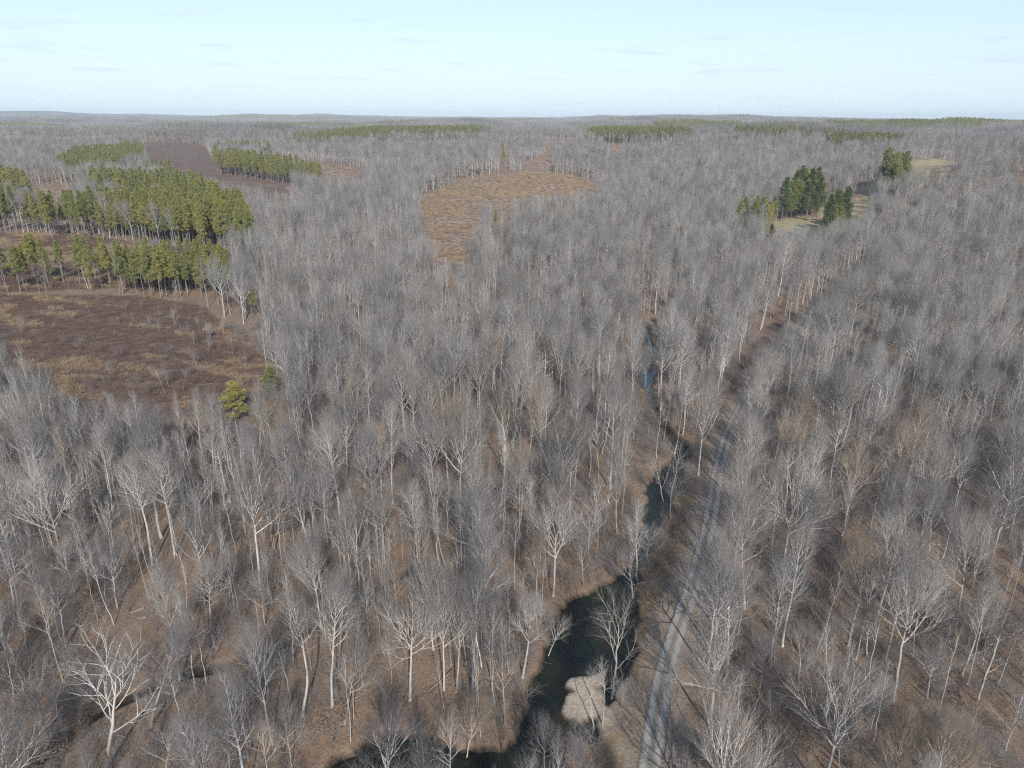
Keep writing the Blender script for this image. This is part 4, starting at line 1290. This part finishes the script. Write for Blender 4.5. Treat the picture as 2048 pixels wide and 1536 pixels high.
# ------------------------------------------------------------------ masses: geometry nodes over points
def scatter(name, label, meshes, x, y, z, idx, scl, rotz, tilt=None, colors=None):
    cname = name + '_sources'
    c = bpy.data.collections.new(cname)
    for k, me in enumerate(meshes):
        o = bpy.data.objects.new(name + '_source', me)
        if colors is not None:
            o.color = colors[k]
        c.objects.link(o)
    n = len(x)
    me = bpy.data.meshes.new(name)
    me.vertices.add(n)
    me.vertices.foreach_set('co', np.stack([x, y, z], 1).astype(np.float32).ravel())
    rot = np.zeros((n, 3), np.float32)
    rot[:, 2] = rotz
    if tilt is not None:
        rot[:, :2] = tilt
    at = me.attributes.new('spin', 'FLOAT_VECTOR', 'POINT'); at.data.foreach_set('vector', rot.ravel())
    at = me.attributes.new('size', 'FLOAT_VECTOR', 'POINT'); at.data.foreach_set('vector', np.asarray(scl, np.float32).ravel())
    at = me.attributes.new('pick', 'INT', 'POINT'); at.data.foreach_set('value', np.asarray(idx, np.int32))
    o = link(name, me)
    ng = bpy.data.node_groups.new(name, 'GeometryNodeTree')
    ng.interface.new_socket('Geometry', in_out='INPUT', socket_type='NodeSocketGeometry')
    ng.interface.new_socket('Geometry', in_out='OUTPUT', socket_type='NodeSocketGeometry')
    gi = ng.nodes.new('NodeGroupInput'); go = ng.nodes.new('NodeGroupOutput')
    iop = ng.nodes.new('GeometryNodeInstanceOnPoints')
    ci = ng.nodes.new('GeometryNodeCollectionInfo')
    ci.inputs['Collection'].default_value = c
    ci.inputs['Separate Children'].default_value = True
    ci.inputs['Reset Children'].default_value = True
    iop.inputs['Pick Instance'].default_value = True

    def attr(nm, ty):
        nd = ng.nodes.new('GeometryNodeInputNamedAttribute')
        nd.data_type = ty
        nd.inputs['Name'].default_value = nm
        return nd.outputs['Attribute']
    e2r = ng.nodes.new('FunctionNodeEulerToRotation')
    ng.links.new(attr('spin', 'FLOAT_VECTOR'), e2r.inputs[0])
    ng.links.new(e2r.outputs[0], iop.inputs['Rotation'])
    ng.links.new(attr('size', 'FLOAT_VECTOR'), iop.inputs['Scale'])
    ng.links.new(attr('pick', 'INT'), iop.inputs['Instance Index'])
    ng.links.new(gi.outputs[0], iop.inputs['Points'])
    ng.links.new(ci.outputs[0], iop.inputs['Instance'])
    ng.links.new(iop.outputs[0], go.inputs[0])
    md = o.modifiers.new('scatter', 'NODES')
    md.node_group = ng
    tag(o, label, kind='stuff')
    return o


# the rest of the bare woods: full trees near by, lighter ones farther off
meshes, hts, start, cols_ = [], [], {}, []


def joined_mesh(L):
    a, b_ = L['trunk'], L['crown']
    nv = len(a.vertices)
    def arr(me):
        v = np.empty(len(me.vertices) * 3, np.float32); me.vertices.foreach_get('co', v)
        l = np.empty(len(me.loops), np.int32); me.loops.foreach_get('vertex_index', l)
        mi = np.empty(len(me.polygons), np.int32); me.polygons.foreach_get('material_index', mi)
        return v.reshape(-1, 3), l.reshape(-1, 3), mi
    va, la, ma = arr(a); vb, lb, mb = arr(b_)
    return mesh_from('woodland_tree', np.concatenate([va, vb]), np.concatenate([la, lb + nv]), list(a.materials), np.concatenate([ma, mb]))


for f_ in FN:
    start[f_, 0] = len(meshes)
    for L in LIB[f_][:3]:
        meshes.append(joined_mesh(L)); hts.append(L['h']); cols_.append(TONE['dull' if f_ == 'sycamore' else ['pale', 'gray', 'pale'][len(meshes) % 3]])
    start[f_, 1] = len(meshes)
    for me_, hh in LOD[f_]:
        meshes.append(me_); hts.append(hh); cols_.append(TONE['dull' if f_ == 'sycamore' else ['pale', 'gray', 'gray', 'pale'][len(meshes) % 4]])
rest = np.where(~ind)[0]
dist = np.hypot(hx[rest], hy[rest])
lod = (dist > 290).astype(int)
pick = np.zeros(len(rest), int)
for fi, f_ in enumerate(FN):
    for l_ in (0, 1):
        k = (hf[rest] == fi) & (lod == l_)
        n_ = 3 if l_ == 0 else len(LOD[f_])
        pick[k] = start[f_, l_] + rng.integers(0, n_, k.sum())
s_ = hs[rest] / np.array(hts)[pick]
nmesh = len(meshes)
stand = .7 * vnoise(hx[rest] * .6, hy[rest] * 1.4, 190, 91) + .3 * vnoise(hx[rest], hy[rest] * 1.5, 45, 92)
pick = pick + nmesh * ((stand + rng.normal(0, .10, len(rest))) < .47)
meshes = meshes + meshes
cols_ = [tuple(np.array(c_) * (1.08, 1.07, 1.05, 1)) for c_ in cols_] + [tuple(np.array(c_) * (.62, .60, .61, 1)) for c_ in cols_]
wf = rng.uniform(.68, 1.05, len(rest))
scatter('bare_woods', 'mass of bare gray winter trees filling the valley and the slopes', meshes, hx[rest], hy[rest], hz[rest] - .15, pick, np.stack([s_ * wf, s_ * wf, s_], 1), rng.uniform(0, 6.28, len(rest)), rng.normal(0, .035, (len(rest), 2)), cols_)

rest = np.where(~pind)[0]
pick = rng.integers(0, 2, len(rest)) + np.array([0 if PINE[i][1] == 'tall' else 2 for i in pk[rest]])
tint = np.array([{'yellow': 0, 'green': 1, 'dark': 2}[PINE[i][4]] for i in pk[rest]])
pm = [me_ for t_ in range(3) for me_, _ in PLOD]
pht = np.array([h_ for t_ in range(3) for _, h_ in PLOD])
pick = pick + tint * 4
s_ = ph[rest] / pht[pick]
scatter('pine_woods', 'mass of green pines in far plantation strips', pm, px[rest], py[rest], pz[rest] - .15, pick, np.stack([s_] * 3, 1), rng.uniform(0, 6.28, len(rest)), None, [TINT[c_] for c_ in ('yellow', 'green', 'dark') for _ in range(4)])


# far woods: patches of many small trees
def grove(seed, pine=False):
    rs = np.random.default_rng(seed)
    A = Acc()
    n = 120
    g = np.stack(np.meshgrid(np.arange(11), np.arange(11)), -1).reshape(-1, 2)[:n] * 8.2 - 41 + rs.uniform(-3.6, 3.6, (n, 2))
    hh = rs.uniform(15, 24, n)
    base = np.concatenate([g, np.full((n, 1), -3.0)], 1)
    top = base + np.stack([rs.normal(0, .6, n), rs.normal(0, .6, n), hh], 1)
    P = np.stack([base, (base + top) / 2, top], 1)
    A.add(*tubes(P, np.full((n, 3), .22) * np.array([1, .8, .3]), 3), 0)
    m_ = 30
    if not pine:
        L = children(P, np.full((n, 3), .3), m_, .5, 1, lambda s: math.radians(48) - math.radians(22) * s, lambda s, p: p * (.30 - .14 * s), 3, lambda s, L: .10, .15, .2, rs=rs)
        A.add(*tubes(*L, 3), 1)
    else:
        idx = np.repeat(np.arange(n), 26)
        t_ = rs.uniform(.5, 1, len(idx))
        c = base[idx] * (1 - t_[:, None]) + top[idx] * t_[:, None]
        a = rs.uniform(0, 6.28, len(idx)); w = 2.6 * (1.15 - t_) * 1.6
        c = c + np.stack([np.cos(a) * w, np.sin(a) * w, 0 * a], 1)
        A.add(*tufts(c, 6, 1.5, .28, rs), 1)
    return A.build('grove', [M_PBARK, M_NEEDLE] if pine else [M_BARK, M_TWIG])


gx, gy = jgrid(72, 1480, 9500, 46)
gz = base_h(gx, gy)
fp = far_pine(gx, gy)
u, v = project(gx, gy, gz + 15)
for poly, kind, hh, dens, tint in PINE:
    if dens > .6:
        fp |= inpoly(u, v, poly)
clr = np.zeros(len(gx), bool)
for p in (V_BIT, V_BIT2, V_LEDGE):
    clr |= inpoly(*project(gx, gy, gz + 4), p)
clr |= (vnoise(gx * .4, gy, 300, 77) > .82) & (np.hypot(gx, gy) > 1900)
gk = ~clr
gx, gy, gz, fp = gx[gk], gy[gk], gz[gk], fp[gk]
gp_ = np.where(fp, 2 + rng.integers(0, 2, len(gx)), rng.integers(0, 2, len(gx)))
eps = 20.0
sx_ = (base_h(gx + eps, gy) - base_h(gx - eps, gy)) / (2 * eps); sy_ = (base_h(gx, gy + eps) - base_h(gx, gy - eps)) / (2 * eps)
gp_ = np.where((gp_ < 2) & (vnoise(gx * .4, gy, 380, 93) * .7 + rng.uniform(0, .3, len(gx)) < .5), 4, gp_)
sc_ = rng.uniform(.9, 1.12, len(gx))
scatter('far_forest', 'far bare forest with dark pine patches fading toward the horizon', [grove(1), grove(2), grove(3, True), grove(4, True), grove(5)], gx, gy, gz, gp_, np.stack([sc_, sc_, sc_ * rng.uniform(.8, 1.15, len(gx))], 1),
        rng.uniform(0, 6.28, len(gx)), None, [(.82, .80, .78, 1), (.66, .66, .67, 1), TINT['dark'], TINT['green'], (.46, .45, .46, 1)])

# undergrowth
ux, uy = jgrid(2.6, 45, 260, 44)
uz, ucd, udd, urd, uis = terrain(ux, uy, True)
k = (rng.uniform(0, 1, len(ux)) < .75 * smooth(.2, .55, vnoise(ux, uy, 14, 71)) + .25) & (ucd > .8) & (urd > 2.6) & (udd > .5) & ~in_any(ux, uy, uz, CLEARINGS, (0, 3)) & (uis > 1.5)
k &= ~(in_any(ux, uy, uz, [V_BANK], (0,)) & (rng.uniform(0, 1, len(ux)) < .6))
ux, uy, uz = ux[k], uy[k], uz[k]
sh = [make_shrub(i, i == 3).build('shrub', [M_TWIG, M_LEAF]) for i in range(5)]
pick = np.where(rng.uniform(0, 1, len(ux)) < .08, 3, rng.choice([0, 1, 2, 4], len(ux)))
s_ = rng.uniform(.5, 1.5, len(ux))
scatter('undergrowth', 'thin bare saplings and brush between the trees', sh, ux, uy, uz - .05, pick, np.stack([s_, s_, s_ * rng.uniform(.8, 1.3, len(ux))], 1), rng.uniform(0, 6.28, len(ux)), None,
        [(.85, .74, .64, 1), (.95, .9, .85, 1), (.8, .72, .66, 1), (1, .9, .8, 1), (.75, .62, .52, 1)])

# dead wood and brush on the forest floor
def make_debris(seed):
    rs = np.random.default_rng(seed)
    A = Acc()
    n = 4
    P = np.zeros((n, 4, 3))
    P[:, 0] = rs.uniform(-1.2, 1.2, (n, 3)) * (1, 1, .06) + (0, 0, .12)
    d = norm(rs.normal(0, 1, (n, 3)) * (1, 1, .06))
    L = rs.uniform(1.5, 4.5, (n, 1))
    L[0] = 4.6
    for k in range(1, 4):
        d = norm(d + rs.normal(0, .10, (n, 3)) * (1, 1, .4)); P[:, k] = P[:, k - 1] + d * L / 3
    R = np.array([.13, .06, .05, .04])[:, None] * np.linspace(1, .4, 4)
    A.add(*tubes(P, R, 5))
    L1 = children(P, R, 6, .3, 1, lambda s: math.radians(45), lambda s, p: p * .3, 3, lambda s, L: .022, .15, .05, rs=rs)
    A.add(*tubes(*L1, 3))
    return A.build('dead_wood', [M_LOG])


dx_, dy_ = jgrid(6.0, 45, 230, 44)
dz_, dcd, ddd_, drd, dis = terrain(dx_, dy_, True)
k = (rng.uniform(0, 1, len(dx_)) < .55) & (dcd > 1.0) & (drd > 2.5) & (dis > 1) & ~in_any(dx_, dy_, dz_, CLEARINGS, (0, 3))
dx_, dy_, dz_ = dx_[k], dy_[k], dz_[k]
s_ = rng.uniform(.5, 1.3, len(dx_))
scatter('dead_wood_litter', 'dead branches and rotting sticks strewn over the leaf litter', [make_debris(i) for i in range(5)], dx_, dy_, dz_, rng.integers(0, 5, len(dx_)), np.stack([s_] * 3, 1), rng.uniform(0, 6.28, len(dx_)), None,
        [(1, 1, 1, 1), (.7, .68, .66, 1), (1.2, 1.15, 1.1, 1), (.8, .72, .62, 1), (1, .95, .9, 1)])

# clearing plants
fx_, fy_ = jgrid(1.25, 150, 480, 44)
fz_ = terrain(fx_, fy_)
rf = in_any(fx_, fy_, fz_, [V_RED, V_MID], (0, 6, 12))
nz = vnoise(fx_ * .4, fy_, 3.2, 81) * .45 + vnoise(fx_ * .5, fy_, 13, 82) * .35 + vnoise(fx_, fy_, 60, 84) * .2
gk = rf & (nz > .545)
bk = rf & (nz <= .58) & (rng.uniform(0, 1, len(fx_)) < .75)
tf = [make_tuft(i, 1.25, .9, 26, .016).build('grass_tuft', [M_GRASS]) for i in range(3)]
tb = [make_tuft(10 + i, 1.0, 1.6, 30, .013).build('bramble', [M_BRAMBLE]) for i in range(3)]
n_ = gk.sum(); s_ = rng.uniform(.6, 1.4, n_)
scatter('dry_grass', 'clumps of tan dry grass in the red clearing', tf, fx_[gk], fy_[gk], fz_[gk], rng.integers(0, 3, n_), np.stack([s_] * 3, 1), rng.uniform(0, 6.28, n_), None, [(1, 1, 1, 1), (1.1, 1.05, 1, 1), (.85, .8, .75, 1)])
n_ = bk.sum(); s_ = rng.uniform(.5, 1.5, n_)
scatter('brambles', 'dark reddish brown brambles covering the clearing', tb, fx_[bk], fy_[bk], fz_[bk], rng.integers(0, 3, n_), np.stack([s_ * 1.3, s_ * 1.3, s_], 1), rng.uniform(0, 6.28, n_), None, [(1, 1, 1, 1), (1.25, 1.1, 1.05, 1), (.8, .75, .75, 1)])
bx_, by_ = jgrid(5.5, 170, 700, 44)
bz_ = terrain(bx_, by_)
k = in_any(bx_, by_, bz_, [V_RED, V_MID, V_CLEAR, V_TAN], (0, 6)) & (rng.uniform(0, 1, len(bx_)) < .08 + .5 * smooth(.5, .75, vnoise(bx_, by_, 22, 95)))
n_ = k.sum(); s_ = rng.uniform(.5, 1.3, n_)
scatter('scrub', 'thin gray scrub coming up in the clearings', sh, bx_[k], by_[k], bz_[k], rng.choice([0, 1, 2, 4], n_), np.stack([s_] * 3, 1), rng.uniform(0, 6.28, n_), None, [(.8, .72, .66, 1), (.9, .85, .8, 1), (.7, .6, .55, 1), (1, .9, .8, 1), (.75, .62, .56, 1)])
fx_, fy_ = jgrid(2.6, 380, 1000, 30)
fz_ = terrain(fx_, fy_)
tk = in_any(fx_, fy_, fz_, [V_TAN], (0, 6, 12)) & (vnoise(fx_, fy_, 16, 83) > .42)
n_ = tk.sum(); s_ = rng.uniform(1.0, 2.0, n_)
scatter('tan_grass', 'clumps of golden dry grass on the far tan clearing', tf, fx_[tk], fy_[tk], fz_[tk], rng.integers(0, 3, n_), np.stack([s_] * 3, 1), rng.uniform(0, 6.28, n_), None, [(1, 1, 1, 1), (1.1, 1.05, 1, 1), (.85, .8, .75, 1)])

# ------------------------------------------------------------------ fallen trunks
def log(u0, v0, u1, v1, r, label, z0=.25, z1=.3, forks=3, seed=0):
    rs = np.random.default_rng(seed)
    a = np.array(gp(u0, v0)); b_ = np.array(gp(u1, v1))
    za = float(terrain(a[:1], a[1:])[0]) + z0; zb = float(terrain(b_[:1], b_[1:])[0]) + z1
    K = 8
    P = np.zeros((1, K, 3))
    for i in range(K):
        w = i / (K - 1)
        P[0, i, :2] = a + (b_ - a) * w; P[0, i, 2] = za + (zb - za) * w
    P[0, 1:-1] += rs.normal(0, .12, (K - 2, 3)) * np.array([1, 1, .3])
    P -= P[0, 0] * 1.0
    R = (r * np.linspace(1, .35, K))[None]
    e_ = bpy.data.objects.new('fallen_log', None); COL.objects.link(e_)
    e_.location = (a[0], a[1], za)
    A = Acc(); A.add(*tubes(P, R, 8)); link('trunk', A.build('trunk', [M_LOG]), e_)
    A = Acc()
    L1 = children(P, R, 3 + forks, .45, 1, lambda s: math.radians(40), lambda s, p: p * .22, 5, lambda s, L: r * .3, .12, .03, rs=rs)
    A.add(*tubes(*L1, 4))
    L2 = children(*L1, 5, .3, 1, lambda s: math.radians(40), lambda s, p: p * .45, 3, lambda s, L: r * .1, .12, .05, rs=rs)
    A.add(*tubes(*L2, 3))
    link('branches', A.build('branches', [M_LOG]), e_)
    tag(e_, label, 'fallen log', 'fallen trunks on the forest floor')


log(1762, 1166, 1910, 1140, .32, 'upper of the two thick fallen trunks lying side by side in the right woods', seed=1)
log(1775, 1172, 1900, 1152, .30, 'lower of the two thick fallen trunks lying side by side in the right woods', seed=2)
log(1938, 1318, 2056, 1276, .26, 'long pale fallen trunk propped up at the right edge', .4, 2.6, seed=3)
log(1862, 1094, 2010, 1106, .2, 'thin fallen trunk behind the standing trees at right', seed=4)
log(386, 727, 326, 714, .16, 'pale bent log lying in the red clearing near its right end', seed=5)
log(232, 594, 300, 589, .15, 'white log lying along the far edge of the red clearing', seed=6)
log(395, 772, 432, 768, .12, 'short pale log in front of the corner pine', seed=7)
log(1108, 1428, 1088, 1376, .12, 'small broken log on the left shore of the pool', forks=0, seed=8)

# ------------------------------------------------------------------ radio mast on the skyline
x, y = gp(1436, 243)
x, y = x * 5200 / y, 5200.0
z = float(base_h(np.array([x]), np.array([y]))[0])
A = Acc()
hm = 95.0
leg = [np.array([[1.2 * math.cos(a), 1.2 * math.sin(a), 0], [1.0 * math.cos(a), 1.0 * math.sin(a), hm * .5], [.5 * math.cos(a), .5 * math.sin(a), hm]]) for a in (0, 2.094, 4.189)]
A.add(*tubes(np.array(leg), np.full((3, 3), .25), 4))
m, nt, b = new_mat('mast_steel'); b.inputs['Base Color'].default_value = (.35, .34, .34, 1); b.inputs['Metallic'].default_value = .4
rungs = []
for k in range(24):
    zz = hm * k / 24
    for a in (0, 2.094, 4.189):
        r_ = 1.2 - .6 * k / 24
        rungs.append([[r_ * math.cos(a), r_ * math.sin(a), zz], [r_ * math.cos(a + 2.094), r_ * math.sin(a + 2.094), zz + 2], [r_ * math.cos(a + 2.094), r_ * math.sin(a + 2.094), zz + 4]])
e_ = bpy.data.objects.new('radio_mast', None); COL.objects.link(e_); e_.location = (x, y, z)
link('mast', A.build('mast', [m]), e_)
A = Acc(); A.add(*tubes(np.array(rungs), np.full((len(rungs), 3), .12), 3)); link('bracing', A.build('bracing', [m]), e_)
tag(e_, 'thin radio mast standing up from the far wooded skyline', 'radio mast')

# ------------------------------------------------------------------ haze
bpy.ops.mesh.primitive_cube_add(size=1)
hz_ = bpy.context.object
hz_.name = 'haze'
top, bot = 190.0, float(gh.min()) - 1.5
hz_.scale = (54000, 54000, top - bot)
hz_.location = (0, 0, (top + bot) / 2)
m = bpy.data.materials.new('air'); m.use_nodes = True
nt = m.node_tree; nt.nodes.clear()
pv = nt.nodes.new('ShaderNodeVolumePrincipled'); mo = nt.nodes.new('ShaderNodeOutputMaterial')
pv.inputs['Color'].default_value = (.82, .92, 1.0, 1)
pv.inputs['Density'].default_value = 7.0e-5
pv.inputs['Anisotropy'].default_value = -0.2
nt.links.new(pv.outputs[0], mo.inputs['Volume'])
hz_.data.materials.append(m)
tag(hz_, 'thin blue winter haze', kind='stuff')
